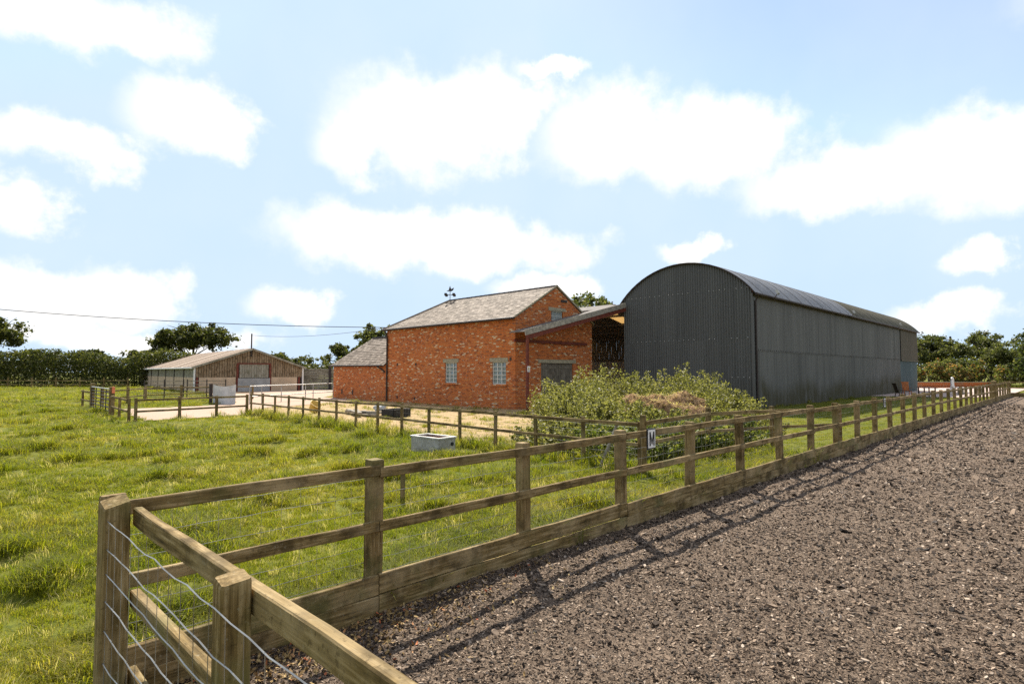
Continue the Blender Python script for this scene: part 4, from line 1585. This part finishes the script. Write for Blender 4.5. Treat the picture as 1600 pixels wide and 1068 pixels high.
st = thing('pale_sack', 'crumpled pale sack slumped on top of the scrap timber pile', 'sack', (14.8, 23.3, .26))
bm = bmesh.new()
bmesh.ops.create_icosphere(bm, subdivisions=3, radius=.5)
for v in bm.verts:
    n_ = float(vnoise(np.array([v.co.x * 4 + 3]), np.array([v.co.y * 4 + v.co.z * 3]), 8)[0])
    v.co = Vector((v.co.x * .55, v.co.y * .7, v.co.z * .4)) * (.8 + .45 * n_)
    v.co.z = max(v.co.z, -.14)
me = bpy.data.meshes.new('bag')
bm.to_mesh(me)
bm.free()
obj('bag', me, 'tarp', st, (0, 0, .12))

# ------------------------------------------------------------------ garden table and chairs
gtb = thing('garden_table', 'long dark wooden garden table beside the curved-roof barn', 'table', (56.0, 8.9, 0.05), R(20))
for k_ in range(5):
    obj('slat', bar_me(2.3, .035, .18, k_ % 3), 'chair_dark', gtb, (0, -.4 + k_ * .2, .76))
for (x, y) in ((-1, -.35), (1, -.35), (-1, .35), (1, .35)):
    obj('leg', bar_me(.74, .08, .08, 0, ax='Z'), 'chair_dark', gtb, (x, y, .37))


def chair(x, y, rz2, lab, mat):
    c = thing('garden_chair', lab, 'chair', (x, y, .05), rz2)
    for k_ in range(4):
        obj('seat_slat', bar_me(.5, .025, .1, k_ % 3), mat, c, (0, -.17 + k_ * .115, .45))
    for k_ in range(5):
        obj('back_slat', bar_me(.68, .02, .08, k_ % 3, ax='Z'), mat, c, (-.2 + k_ * .1, .33, .8), (R(-18), 0, 0))
    obj('back_rail', bar_me(.54, .08, .035, 1), mat, c, (0, .44, 1.13), (R(-18), 0, 0))
    for (xx, yy, ry_) in ((-.24, -.2, 0), (.24, -.2, 0), (-.24, .25, .0), (.24, .25, .0)):
        obj('leg', bar_me(.46, .05, .05, 0, ax='Z'), mat, c, (xx, yy, .22), (R(12) if yy > 0 else R(-8), 0, 0))
    for xx in (-.26, .26):
        obj('arm_rest', bar_me(.5, .03, .06, 2), mat, c, (xx, .02, .66), (0, 0, R(90)))


chair(50.4, 9.6, R(40), 'dark brown slatted garden chair leaning back beside the garden table', 'chair_dark')
chair(57.0, 10.4, R(-62), 'bright orange wooden garden chair at the end of the garden table', 'orange_wood')
orn = thing('garden_ornament', 'small white arched ornament on the patio by the low brick wall', 'ornament', (66.5, 8.6, .05))
b_ = MB()
b_.box((0, 0, .35), (.5, .3, .7))
b_.build('plinth', 'white', orn)
b_ = MB()
pts = [(.32 * math.cos(a), 0, .95 + .5 * math.sin(a)) for a in np.linspace(0, math.pi, 12)]
b_.tube([(.32, 0, .65)] + pts + [(-.32, 0, .65)], .1, 8)
b_.build('arch', 'white', orn)
bn = thing('patio_bench', 'low pale plank bench on the patio behind the arena fence', 'bench', (65.3, 7.2, .05), R(-35))
for k_ in range(3):
    obj('seat_plank', bar_me(2.6, .05, .2, k_), 'white', bn, (0, -.22 + k_ * .22, .62))
for xx in (-1, 1):
    b_ = MB()
    b_.box((xx, 0, .3), (.12, .5, .6))
    b_.build('leg', 'grey_plank', bn)
lw = thing('raised_bed_wall', 'low red brick wall of the raised flower bed behind the patio', 'wall', (88.6, 15.2, 0))
b_ = MB()
b_.box((3.2, -3.3, .28), (9.6, .35, .9), rz=math.atan2(-6.6, 6.4))
b_.build('masonry', 'brick', lw)
b_ = MB()
b_.box((3.2, -3.3, .77), (9.7, .45, .09), rz=math.atan2(-6.6, 6.4))
b_.build('coping', 'stone', lw)


# ------------------------------------------------------------------ poles and wires
def cable(name, lab, a, b, sag, r=.014):
    A, B = Vector(a), Vector(b)
    pts = [tuple(A.lerp(B, i / 24) - Vector((0, 0, sag * 4 * (i / 24) * (1 - i / 24)))) for i in range(25)]
    mb_ = MB()
    mb_.tube(pts, r, 4)
    return tag(mb_.build(name, 'black'), lab, 'cable')


cable('overhead_cable', 'long sagging overhead cable running from beyond the pasture to the brick barn', (-14.5, 66.5, 9.0), (22.35, 34.5, 5.15), .95, .022)
cable('service_cable', 'thin cable between the shed flue pipe and the brick barn eaves', (23.7, 61.9, 5.9), (22.4, 34.5, 5.15), .35, .014)
up = thing('utility_pole', 'bare wooden utility pole rising behind the garden trees', 'pole', (118, 15.3, 0))
b_ = MB()
b_.tube([(0, 0, -.5), (0, 0, 7.9)], [.22, .15], 8)
b_.build('shaft', 'bark', up)
b_ = MB()
b_.tube([(-.5, .5, 7.3), (.5, -.5, 7.3)], .07, 6)
b_.build('cross_arm', 'bark', up)


# ------------------------------------------------------------------ foliage
def leaf_quads(C, size, flat=0.0, g=None):
    """rhombic leaf cards at points C (n,3) with random orientation"""
    g = g or rng
    n = len(C)
    a = g.normal(size=(n, 3))
    a[:, 2] *= (1 - flat)
    a /= np.linalg.norm(a, axis=1)[:, None]
    b = np.cross(a, g.normal(size=(n, 3)))
    b /= np.linalg.norm(b, axis=1)[:, None]
    s = size * g.uniform(.55, 1.3, n)[:, None]
    k = np.cross(a, b) * s * .12
    return np.stack([C - a * s * .5, C + b * s * .3 + k, C + a * s * .5, C - b * s * .3 + k], 1)


def crown_points(center, rad, n, lobes, seed, fill=.35, sub=14):
    g = np.random.default_rng(seed)
    cs = []
    for i in range(lobes):
        d = g.normal(size=3)
        d /= np.linalg.norm(d)
        d[2] = abs(d[2]) * 1.1 - .35
        c = d * g.uniform(.35, .85)
        cs.append((c, g.uniform(.26, .46)))
    clumps = []
    for (c, r) in cs:
        for j in range(sub):
            d = g.normal(size=3)
            d /= np.linalg.norm(d)
            clumps.append((c + d * r * g.uniform(.6, 1.0), g.uniform(.05, .13)))
    clumps = [(c, r) for c, r in clumps if np.linalg.norm(c * [1, 1, 1.05]) < 1.06]
    k = g.integers(0, len(clumps), n)
    cc = np.array([c for c, r in clumps])[k]
    rr = np.array([r for c, r in clumps])[k]
    d = g.normal(size=(n, 3)) * rr[:, None] * .62
    pts = cc + d
    pts[:, 2] = np.maximum(pts[:, 2], -.85 + .15 * g.random(n))
    return pts * np.array(rad) + np.array(center)


def tree(name, label, base, h, rad, mat, n, size, lobes=12, seed=1, trunk=.35, group=None, cat='tree', low=.3):
    t_ = thing(name, label, cat, (base[0], base[1], base[2] if len(base) > 2 else 0), 0, group)
    cz = h - rad[2]
    P_ = crown_points((0, 0, cz), rad, n, lobes, seed)
    obj('crown', quad_mesh('crown', leaf_quads(P_, size, 0, np.random.default_rng(seed))), mat, t_)
    g = random.Random(seed)
    mb_ = MB()
    top = Vector((g.uniform(-.3, .3), g.uniform(-.3, .3), cz))
    mb_.tube([(0, 0, -.3), (top.x * .3, top.y * .3, cz * .45), tuple(top)], [trunk, trunk * .75, trunk * .45], 8)
    for i in range(11):
        a = i * 2.4 + g.uniform(-.4, .4)
        st_ = Vector((0, 0, cz * g.uniform(.45, 1.0)))
        en = Vector((math.cos(a) * rad[0] * g.uniform(.5, .85), math.sin(a) * rad[1] * g.uniform(.5, .85), cz + rad[2] * g.uniform(-.25, .6)))
        md = st_.lerp(en, .5) + Vector((0, 0, g.uniform(-.1, .25) * rad[2]))
        mb_.tube([tuple(st_), tuple(md), tuple(en)], [trunk * .42, trunk * .26, trunk * .07], 5)
    mb_.build('trunk', 'bark', t_)
    return t_


tree('oak_tree', 'broad dark oak standing behind the tall field hedge', (6.6, 147.5), 15.6, (9.0, 9.0, 6.4), 'leaf_oak', 14000, .62, 14, 3)
tree('oak_tree', 'open spreading oak rising behind the sheet roof of the cattle shed', (35.3, 120.5), 12.7, (7.6, 7.6, 4.6), 'leaf_oak', 9000, .6, 15, 5)
tree('hedge_tree', 'low rounded dark tree just topping the tall field hedge', (20.5, 134), 6.7, (4.2, 4.2, 2.8), 'leaf_oak', 4500, .55, 9, 6)
tree('hedge_tree', 'small domed tree between hedge and open spreading oak', (28.5, 126), 7.2, (4.6, 4.6, 3.0), 'leaf_hedge', 4500, .55, 9, 8)
tree('hedge_tree', 'pale bushy treetop peeping over the hedge near the oak', (14.5, 139), 6.2, (4.6, 4.6, 2.6), 'leaf_hedge', 4000, .55, 9, 9)
tree('field_tree', 'small dark tree seen past the shed gable flue', (43.5, 99), 6.2, (3.0, 3.0, 2.4), 'leaf_oak', 3000, .5, 8, 10)
tree('field_tree', 'dark round tree behind the sleeper wall', (49.5, 88.5), 7.6, (3.8, 3.8, 3.1), 'leaf_oak', 4500, .5, 9, 11)
tree('field_tree', 'taller loose tree rising behind the brick outbuilding roof', (48.5, 77.5), 9.6, (3.7, 3.7, 4.0), 'leaf_pale', 6000, .48, 11, 12)
tree('field_tree', 'treetop showing above the lean-to roof between the two barns', (60.5, 46.0), 14.0, (6.2, 6.2, 5.2), 'leaf_pale', 6000, .5, 11, 13)
for (u, v, h, r3, lab, mt, sd_) in ((112, 17.3, 8.2, (5.2, 5.2, 3.9), 'rounded grey-green tree beyond the corner of the curved-roof barn', 'leaf_pale', 14),
                                 (118, 10.3, 9.2, (6.0, 6.0, 4.4), 'taller grey-green tree between the curved-roof barn and the utility pole', 'leaf_pale', 15),
                                 (96, 2.6, 7.6, (4.4, 4.4, 3.8), 'dense dark-leaved tree overhanging the arena far fence', 'leaf_dark', 16),
                                 (101, -6.5, 9.0, (6.0, 6.0, 4.6), 'big dark-leaved tree behind the far end of the arena', 'leaf_dark', 17)):
    tree('garden_tree', lab, (u, v), h + .5, (r3[0], r3[1], r3[2] * 1.12), mt, 11000, .42, 14, sd_)


def bushy(name, label, base, rad, mat, n, size, seed, group=None, cat='shrub', flowers=0):
    t_ = thing(name, label, cat, (base[0], base[1], 0), 0, group)
    P_ = crown_points((0, 0, rad[2] * .72), rad, n, 10, seed)
    P_[:, 2] = np.abs(P_[:, 2])
    obj('foliage', quad_mesh('foliage', leaf_quads(P_, size, 0, np.random.default_rng(seed))), mat, t_)
    mb_ = MB()
    g = random.Random(seed)
    for i in range(6):
        a = i * 1.05
        mb_.tube([(0, 0, -.1), (math.cos(a) * rad[0] * .25, math.sin(a) * rad[1] * .25, rad[2] * .6), (math.cos(a) * rad[0] * .5, math.sin(a) * rad[1] * .5, rad[2] * 1.1)], [.05, .035, .012], 5)
    mb_.build('stems', 'bark', t_)
    if flowers:
        g2 = np.random.default_rng(seed + 50)
        F_ = P_[g2.integers(0, len(P_), flowers * 5)]
        F_ = F_[F_[:, 2] > rad[2] * .55][:flowers]
        fo = obj('blossom', quad_mesh('blossom', np.concatenate([leaf_quads(F_ + [0, 0, .05], size * 1.15, .6, g2), leaf_quads(F_ + [0, 0, .06], size * 1.05, .6, g2)])), 'petal', t_)
    return t_


flo = [(90.6, 15.6, 'pale mixed shrub with orange blossom against the curved-roof barn corner'), (92.6, 13.6, 'orange-flowered shrub above the low brick wall near the barn'),
       (94.6, 11.6, 'yellow-green flowering shrub in the middle of the raised bed'), (96.4, 9.4, 'rosy orange shrub towards the end of the raised bed'), (97.8, 6.8, 'yellowish flowering shrub beside the dark-leaved tree')]
for i, (x, y, lab) in enumerate(flo):
    bushy('flowering_shrub', lab, (x, y), (1.9, 1.9, 2.0 + .25 * (i % 2)), 'leaf_garden', 3200, .26, 60 + i, 'flowering shrubs in the raised bed', flowers=230)
bushy('garden_shrub', 'dark rounded shrub behind the thick arena gate post', (88, 3.2), (3.0, 3.0, 2.6), 'leaf_dark', 4200, .32, 71)
bushy('garden_shrub', 'mid green shrub filling the gap under the grey-green trees', (104, 12.6), (4.2, 4.2, 3.0), 'leaf_pale', 4500, .4, 72)
bushy('garden_shrub', 'leafy dark shrub around the trunk of the dense dark-leaved tree', (93.5, 2.2), (3.4, 3.4, 3.0), 'leaf_dark', 5200, .34, 75)
bushy('garden_shrub', 'pale green shrub below the taller grey-green tree', (109, 9.4), (4.2, 4.2, 3.6), 'leaf_pale', 5600, .38, 76)
bushy('garden_shrub', 'yellow-green shrub between the raised bed and the dark-leaved tree', (105, 5.6), (3.6, 3.6, 3.0), 'leaf_garden', 5000, .36, 77)
bushy('garden_shrub', 'glossy dark shrub along the arena far fence', (84, -3.0), (3.6, 3.6, 2.7), 'leaf_dark', 4600, .34, 73)
bushy('garden_shrub', 'bushy green shrub at the far corner of the arena', (82, -11), (4.2, 4.2, 3.0), 'leaf_garden', 4600, .36, 74)
for i, (x, y, h, lab) in enumerate(((38.5, 69, 2.6, 'pale shrub just above the sleeper wall top'), (42.5, 66, 3.0, 'green shrub behind the sleeper wall by the brick outbuilding'), (36, 74, 3.2, 'dark shrub behind the sleeper wall near the shed'))):
    bushy('yard_shrub', lab, (x, y), (3.4, 3.4, h), 'leaf_hedge' if i != 1 else 'leaf_pale', 4500, .36, 80 + i)

# tall hedge along the field
hg = thing('field_hedge', 'tall unclipped hedge with a dark shaded face along the far side of the pasture', 'hedge', (6, 100, 0))
A_, B_ = np.array([-32, 38.0]), np.array([26, -19.0])
nh = 66000
g = np.random.default_rng(31)
tt = g.random(nh)
base_xy = A_ + (B_ - A_) * tt[:, None]
dirv = (B_ - A_) / np.linalg.norm(B_ - A_)
nrm_h = np.array([-dirv[1], dirv[0]])
Lh = np.linalg.norm(B_ - A_)
top_h = 3.7 + 1.3 * (vnoise(tt * Lh * .16, tt * 0, 41) - .3) + .8 * vnoise(tt * Lh * .6, tt * 0, 42)
wdt = 1.5 + .5 * vnoise(tt * Lh * .4, tt * 0, 43)
shell = g.random(nh)
ph_ = g.uniform(0, math.pi, nh)
rr_ = 1 - .35 * g.random(nh) ** 2
hz = np.abs(np.sin(ph_)) ** .6 * top_h * rr_
off = np.cos(ph_) * wdt * rr_ + g.normal(size=nh) * .12
hz = hz * (.95 + .12 * g.random(nh)) + .05
kk = nh * 2 // 5                          # twiggy lower body
off[:kk] = g.uniform(-1, 1, kk) * wdt[:kk]
hz[:kk] = g.random(kk) * top_h[:kk] * .75
P_ = np.concatenate([base_xy + nrm_h * off[:, None], hz[:, None]], 1)
obj('foliage', quad_mesh('foliage', leaf_quads(P_, .34, 0, g)), 'leaf_hedge', hg)
mb_ = MB()
for k_ in range(60):
    p = A_ + (B_ - A_) * (k_ + .5) / 60
    mb_.tube([(p[0], p[1], -.2), (p[0] + random.uniform(-.3, .3), p[1] + random.uniform(-.3, .3), 2.6)], [.09, .04], 5)
mb_.build('stems', 'bark', hg)
# distant woods beyond the fields
dw = []
g = np.random.default_rng(77)
for k_ in range(46):
    a = YAW + R(-70 + k_ * 3.2 + g.uniform(-1, 1))
    d_ = g.uniform(230, 300)
    c = np.array([math.cos(a) * d_, math.sin(a) * d_, 2.2])
    dw.append(leaf_quads(crown_points(c, (9, 9, 3.2), 620, 8, 900 + k_), 1.5, 0, g))
o = obj('distant_treeline', quad_mesh('distant_treeline', np.concatenate(dw)), 'leaf_oak')
tag(o, 'far low line of trees beyond the fields', 'trees', kind='stuff')


# ------------------------------------------------------------------ weeds and the muck heap
def weed(label, x, y, r, h, stems, seed, mat='leaf_weed', leafs=70, size=.085, name='weed_clump', group=None):
    t_ = thing(name, label, 'weeds', (x, y, 0), 0, group)
    g = np.random.default_rng(seed)
    pts = []
    mb_ = MB()
    for s_ in range(stems):
        a, q = g.uniform(0, 6.28), r * math.sqrt(g.random())
        bx, by = q * math.cos(a), q * math.sin(a)
        hh = h * (1 - .45 * (q / r) ** 2) * g.uniform(.6, 1.12)
        lx, ly = bx * .25 + g.normal() * .1 * h, by * .25 + g.normal() * .1 * h
        k = int(leafs * hh / h)
        tt = g.random(k) ** .8
        sp = (.16 * (1 - tt) + .035) * (.5 + h * .5)
        P1 = np.stack([bx + lx * tt ** 2 + g.normal(size=k) * sp, by + ly * tt ** 2 + g.normal(size=k) * sp, hh * tt + .02], 1)
        pts.append(P1)
        if s_ % 2 == 0:
            mb_.tube([(bx, by, -.05), (bx + lx * .25, by + ly * .25, hh * .5), (bx + lx, by + ly, hh)], [.012, .009, .004], 4, False)
    P1 = np.concatenate(pts)
    obj('foliage', quad_mesh('foliage', leaf_quads(P1, size, .0, g)), mat, t_)
    mb_.build('stems', 'leaf_bright', t_)
    return t_


WL = [('tall bushy weed clump growing in front of the barn doors', 17.7, 14.2, 1.5, 1.95, 100), ('high weed spires before the dark mouth of the lean-to', 19.9, 14.3, 1.5, 2.3, 90),
      ('dense weed mass at the barn door end of the muck heap', 16.4, 12.6, 1.5, 1.6, 110), ('leafy weeds spreading towards the paddock fence below the barn doors', 14.7, 11.6, 1.2, 1.15, 90),
      ('weed clump on the lean-to side of the straw heap', 20.4, 12.8, 1.4, 1.95, 80), ('pale weeds between straw heap and paddock fence', 15.2, 10.4, 1.4, 1.15, 110),
      ('bright bushy weeds before the ribbed gable of the grey barn', 22.6, 12.2, 1.7, 2.2, 110), ('nettle clump beside the straw heap against the grey barn', 21.6, 10.7, 1.5, 1.75, 90),
      ('tapering weed spires near the corner downpipe of the grey barn', 20.9, 9.3, 1.2, 1.4, 40), ('low weeds in front of the straw heap', 15.4, 8.9, 1.5, .95, 110),
      ('weeds inside the corner of the paddock fence', 11.8, 7.9, 1.3, .85, 100), ('dark weeds behind the netting of the muck heap fence', 13.4, 7.8, 1.3, .9, 100),
      ('weeds at the muck heap fence post nearest the lawn', 15.6, 7.3, 1.2, .8, 70), ('straggly weeds on the lawn beside the muck heap', 18.4, 8.0, 1.3, .75, 60),
      ('weeds under the paddock fence beyond the trough', 11.6, 9.7, 1.1, .75, 80)]
for i, (lab, x, y, r, h, ns) in enumerate(WL):
    weed(lab, x, y, r, h, ns, 200 + i, 'leaf_weed' if i not in (10, 11, 12) else 'leaf_bright', 150, .095)
# straw heap
mk = thing('straw_heap', 'mound of old brown straw and muck among the weeds', 'muck heap', (18.6, 11.0, 0))
nx_ = 40
vs, fs = [], []
for j in range(nx_ + 1):
    for i in range(nx_ + 1):
        x, y = (i / nx_ - .5) * 5.4, (j / nx_ - .5) * 4.6
        q = (x / 2.7) ** 2 + (y / 2.3) ** 2
        nn = float(vnoise(np.array([x * 1.7 + 40]), np.array([y * 1.7]), 6)[0]) * .5 + float(vnoise(np.array([x * 5 + 40]), np.array([y * 5]), 7)[0]) * .22
        vs.append((x, y, max(-.1, 1.25 * max(0, 1 - q) ** .6 * (.65 + nn) - .05)))
for j in range(nx_):
    for i in range(nx_):
        fs.append((j * (nx_ + 1) + i, j * (nx_ + 1) + i + 1, (j + 1) * (nx_ + 1) + i + 1, (j + 1) * (nx_ + 1) + i))
mo = obj('mound', mesh('mound', vs, fs, True), 'muck', mk)
g = np.random.default_rng(8)
Vv = np.array(vs)
Vs = Vv[Vv[:, 2] > .15]
Pm = Vs[g.integers(0, len(Vs), 4200)] + g.normal(size=(4200, 3)) * [.07, .07, .03]
a = g.normal(size=(4200, 3)) * [1, 1, .35]
a /= np.linalg.norm(a, axis=1)[:, None]
b2 = np.cross(a, [0, 0, 1.0]) * .008
a *= g.uniform(.06, .16, 4200)[:, None]
stv = obj('straw', quad_mesh('straw', np.stack([Pm - a - b2, Pm + a - b2, Pm + a + b2, Pm - a + b2], 1)), 'straw_blade', mk)
stv['kind'] = 'stuff'


# ------------------------------------------------------------------ scattered ground cover
def scatter(name, pts, eul, scl, idx_, sources, label, cat):
    n = len(pts)
    me = bpy.data.meshes.new(name)
    me.vertices.add(n)
    me.vertices.foreach_set('co', pts.astype(np.float32).reshape(-1))
    for nm, ty, dat, key in (('turn', 'FLOAT_VECTOR', eul, 'vector'), ('size', 'FLOAT_VECTOR', scl, 'vector'), ('pick', 'INT', idx_, 'value')):
        at = me.attributes.new(nm, ty, 'POINT')
        at.data.foreach_set(key, dat.astype(np.int32 if ty == 'INT' else np.float32).reshape(-1))
    o_ = bpy.data.objects.new(name, me)
    COL.objects.link(o_)
    c = bpy.data.collections.new(name + '_source')
    for s_ in sources:
        c.objects.link(s_)
    ng = bpy.data.node_groups.new(name, 'GeometryNodeTree')
    ng.interface.new_socket('Geometry', in_out='INPUT', socket_type='NodeSocketGeometry')
    ng.interface.new_socket('Geometry', in_out='OUTPUT', socket_type='NodeSocketGeometry')
    gi, go = ng.nodes.new('NodeGroupInput'), ng.nodes.new('NodeGroupOutput')
    ci = ng.nodes.new('GeometryNodeCollectionInfo')
    ci.inputs['Collection'].default_value = c
    ci.inputs['Separate Children'].default_value = True
    ci.inputs['Reset Children'].default_value = True
    ip = ng.nodes.new('GeometryNodeInstanceOnPoints')
    ip.inputs['Pick Instance'].default_value = True

    def na_(nm, ty):
        q = ng.nodes.new('GeometryNodeInputNamedAttribute')
        q.data_type = ty
        q.inputs['Name'].default_value = nm
        return q.outputs[0]
    er = ng.nodes.new('FunctionNodeEulerToRotation')
    ng.links.new(na_('turn', 'FLOAT_VECTOR'), er.inputs[0])
    ng.links.new(gi.outputs[0], ip.inputs['Points'])
    ng.links.new(ci.outputs[0], ip.inputs['Instance'])
    ng.links.new(na_('pick', 'INT'), ip.inputs['Instance Index'])
    ng.links.new(er.outputs[0], ip.inputs['Rotation'])
    ng.links.new(na_('size', 'FLOAT_VECTOR'), ip.inputs['Scale'])
    ng.links.new(ip.outputs[0], go.inputs[0])
    md = o_.modifiers.new('scatter', 'NODES')
    md.node_group = ng
    return tag(o_, label, cat, kind='stuff')


def tuft(nb, h, spread, lean, wd, seed, mat):
    g = random.Random(seed)
    mb_ = MB()
    for i in range(nb):
        a, q = g.uniform(0, 6.28), spread * math.sqrt(g.random())
        bx, by = q * math.cos(a), q * math.sin(a)
        d = g.uniform(0, 6.28)
        dx, dy = math.cos(d), math.sin(d)
        hh = h * g.uniform(.45, 1.1)
        l_ = lean * g.uniform(.2, 1.2) * hh
        w_ = wd * g.uniform(.7, 1.2)
        px_, py_ = -dy * w_, dx * w_
        p0, p1, p2 = (bx, by, -.02), (bx + dx * l_ * .3, by + dy * l_ * .3, hh * .55), (bx + dx * l_, by + dy * l_, hh * (1 - .35 * lean * g.random()))
        mb_.add([(p0[0] - px_, p0[1] - py_, p0[2]), (p0[0] + px_, p0[1] + py_, p0[2]), (p1[0] + px_ * .8, p1[1] + py_ * .8, p1[2]), (p1[0] - px_ * .8, p1[1] - py_ * .8, p1[2]), p2],
                [(0, 1, 2, 3), (3, 2, 4)])
    me = mesh('tuft', mb_.v, mb_.f)
    me.materials.append(M[mat])
    return bpy.data.objects.new('tuft_%02d' % seed, me)


def field_pts(n, r0, r1, g, half=52):
    a = YAW + np.radians(g.uniform(-half, half, n))
    r = np.sqrt(g.uniform(r0 * r0, r1 * r1, n))
    return r * np.cos(a), r * np.sin(a)


def on_grass(x, y):
    ok = ~((y < 4.40) & (x > .70))
    for p in (YARD, PATIO, *FOOT):
        ok &= ~inside(p, x, y)
    return ok


T_SRC = [tuft(38, .07, .08, .9, .0028, 1, 'grass'), tuft(34, .095, .09, 1.0, .003, 2, 'grass'), tuft(30, .15, .08, 1.1, .0032, 3, 'grass'),
         tuft(40, .055, .10, .7, .003, 4, 'grass'), tuft(16, .15, .07, 1.1, .002, 5, 'straw_blade'), tuft(44, .21, .13, 1.2, .0035, 6, 'grass')]
g = np.random.default_rng(5)
def log_field(n, r0, r1, p, half=52):
    """points whose density falls smoothly with distance"""
    u = g.random(n)
    r = (r0 ** p + u * (r1 ** p - r0 ** p)) ** (1 / p)
    a = YAW + np.radians(g.uniform(-half, half, n))
    return r * np.cos(a), r * np.sin(a), r


X, Y, RR_ = log_field(105000, 1.3, 115, .32)
k = on_grass(X, Y) & ~(inside(EARTH, X, Y) & (g.random(len(X)) > .10))
X, Y, RR_ = X[k], Y[k], RR_[k]
SC = np.clip(.8 * (RR_ / 5) ** .55, .7, 4.2)
lush = vnoise(X * .55, Y * .55, 21) * .6 + vnoise(X * 1.7, Y * 1.7, 22) * .4
tus = vnoise(X * 1.3 + 9, Y * 1.3, 5)
lawn = inside([(14, 4.4), (90, 4.4), (90, 12.6), (19, 12.6)], X, Y)
nf = (Y > 4.4) & (Y < 5.6) & (X > .6) & (X < 14)
near_long = np.exp(-np.clip(Y - 4.5, 0, 9) / .8) * nf
pick = np.where(g.random(len(X)) < .05, 4, np.where(tus > .76, np.where(g.random(len(X)) < .15, 5, 2), np.where(lush > .55, 1, np.where(lush > .4, 0, 3))))
pick = np.where(nf & (g.random(len(X)) < .35), 2, pick)
pick = np.where(lawn, 3, pick)
sz = SC * (.62 + .6 * lush) * g.uniform(.75, 1.25, len(X)) * np.where(tus > .72, 1.12, 1.0) * (1 + .5 * near_long) * np.where(lawn, .55, 1)
hz_ = np.where(SC > 1.2, (1.2 / SC) ** .75, 1.0)          # far tufts get wider, not taller
Z = fh(X, Y)
Z = np.where(inside(EARTH, X, Y), .02, Z)
eul = np.stack([g.normal(size=len(X)) * .12, g.normal(size=len(X)) * .12, g.uniform(0, 6.28, len(X))], 1)
scatter('grass', np.stack([X, Y, Z - .005], 1), eul, np.stack([sz, sz, sz * hz_], 1), pick, T_SRC, 'rough green pasture grass with darker tussocks', 'grass')
print('grass tufts', len(X))

# chips of the arena surface


def chip(seed):
    g_ = random.Random(seed)
    n = g_.choice((5, 6, 7))
    el_ = g_.uniform(.25, .6)
    top = [(math.cos(6.283 * i / n) * g_.uniform(.7, 1.1), math.sin(6.283 * i / n) * el_ * g_.uniform(.7, 1.1), g_.uniform(.08, .3)) for i in range(n)]
    bot = [(x * 1.05, y * 1.05, -.15) for x, y, z in top]
    me = mesh('chip', top + bot, [tuple(range(n))] + [(i, n + i, n + (i + 1) % n, (i + 1) % n) for i in range(n)])
    me.materials.append(M['chip'])
    return bpy.data.objects.new('chip_%02d' % seed, me)


CS = [chip(i) for i in range(7)]
X, Y, RR_ = log_field(400000, 1.4, 48, .25)
k = (Y < 4.27) & (X > .87) & (X < 62)
X, Y, RR_ = X[k], Y[k], RR_[k]
SC = .0080 * (RR_ / 3) ** .62
sz = SC * np.exp(g.normal(size=len(X)) * .42)
eul = np.stack([g.normal(size=len(X)) * .45, g.normal(size=len(X)) * .45, g.uniform(0, 6.28, len(X))], 1)
scatter('arena_fibre_chips', np.stack([X, Y, ah(X, Y) + sz * .15], 1), eul, np.stack([sz, sz, sz * .8], 1), g.integers(0, 7, len(X)), CS, 'loose shredded brown chippings covering the riding arena', 'chippings')
print('chips', len(X))


def deadleaf(seed):
    g_ = random.Random(seed)
    me = mesh('leaf', [(-1, 0, .05), (-.3, .42, .2), (.5, .35, .05), (1, 0, .3), (.4, -.4, .18), (-.4, -.38, 0), (0, 0, 0)], [(0, 1, 6), (1, 2, 6), (2, 3, 6), (3, 4, 6), (4, 5, 6), (5, 0, 6)])
    me.materials.append(M['deadleaf'])
    return bpy.data.objects.new('dead_leaf_%02d' % seed, me)


n = 2600
X = .9 + np.abs(g.normal(size=n)) * 1.6
Y = 4.24 - np.abs(g.normal(size=n)) * .35
k2 = n // 3
X[:k2] = .92 + np.abs(g.normal(size=k2)) * .3
Y[:k2] = 4.2 - g.random(k2) * 3.4
sz = g.uniform(.010, .026, n)
eul = np.stack([g.normal(size=n) * .5, g.normal(size=n) * .5, g.uniform(0, 6.28, n)], 1)
scatter('fallen_leaves', np.stack([X, Y, ah(X, Y) + .012], 1), eul, np.stack([sz] * 3, 1), np.zeros(n, int), [deadleaf(1)], 'brown fallen leaves gathered in the near corner of the arena', 'leaves')

# tall weeds along the foot of the paddock fence
n = 900
yy = g.uniform(6.4, 28.2, n)
xx = 10.05 + .035 * (yy - 6.35) + g.normal(size=n) * .28
WS = [tuft(30, .42, .1, .7, .006, 31, 'grass'), tuft(22, .34, .12, 1.0, .009, 32, 'grass'), tuft(12, .55, .06, .6, .004, 33, 'straw_blade')]
sz = g.uniform(.45, 1.15, n)
scatter('fence_weeds', np.stack([xx, yy, np.full(n, .02)], 1), np.stack([g.normal(size=n) * .1, g.normal(size=n) * .1, g.uniform(0, 6.28, n)], 1), np.stack([sz] * 3, 1), np.where(g.random(n) < .12, 2, g.integers(0, 2, n)), WS, 'long grass and weeds left along the foot of the paddock fence', 'weeds')
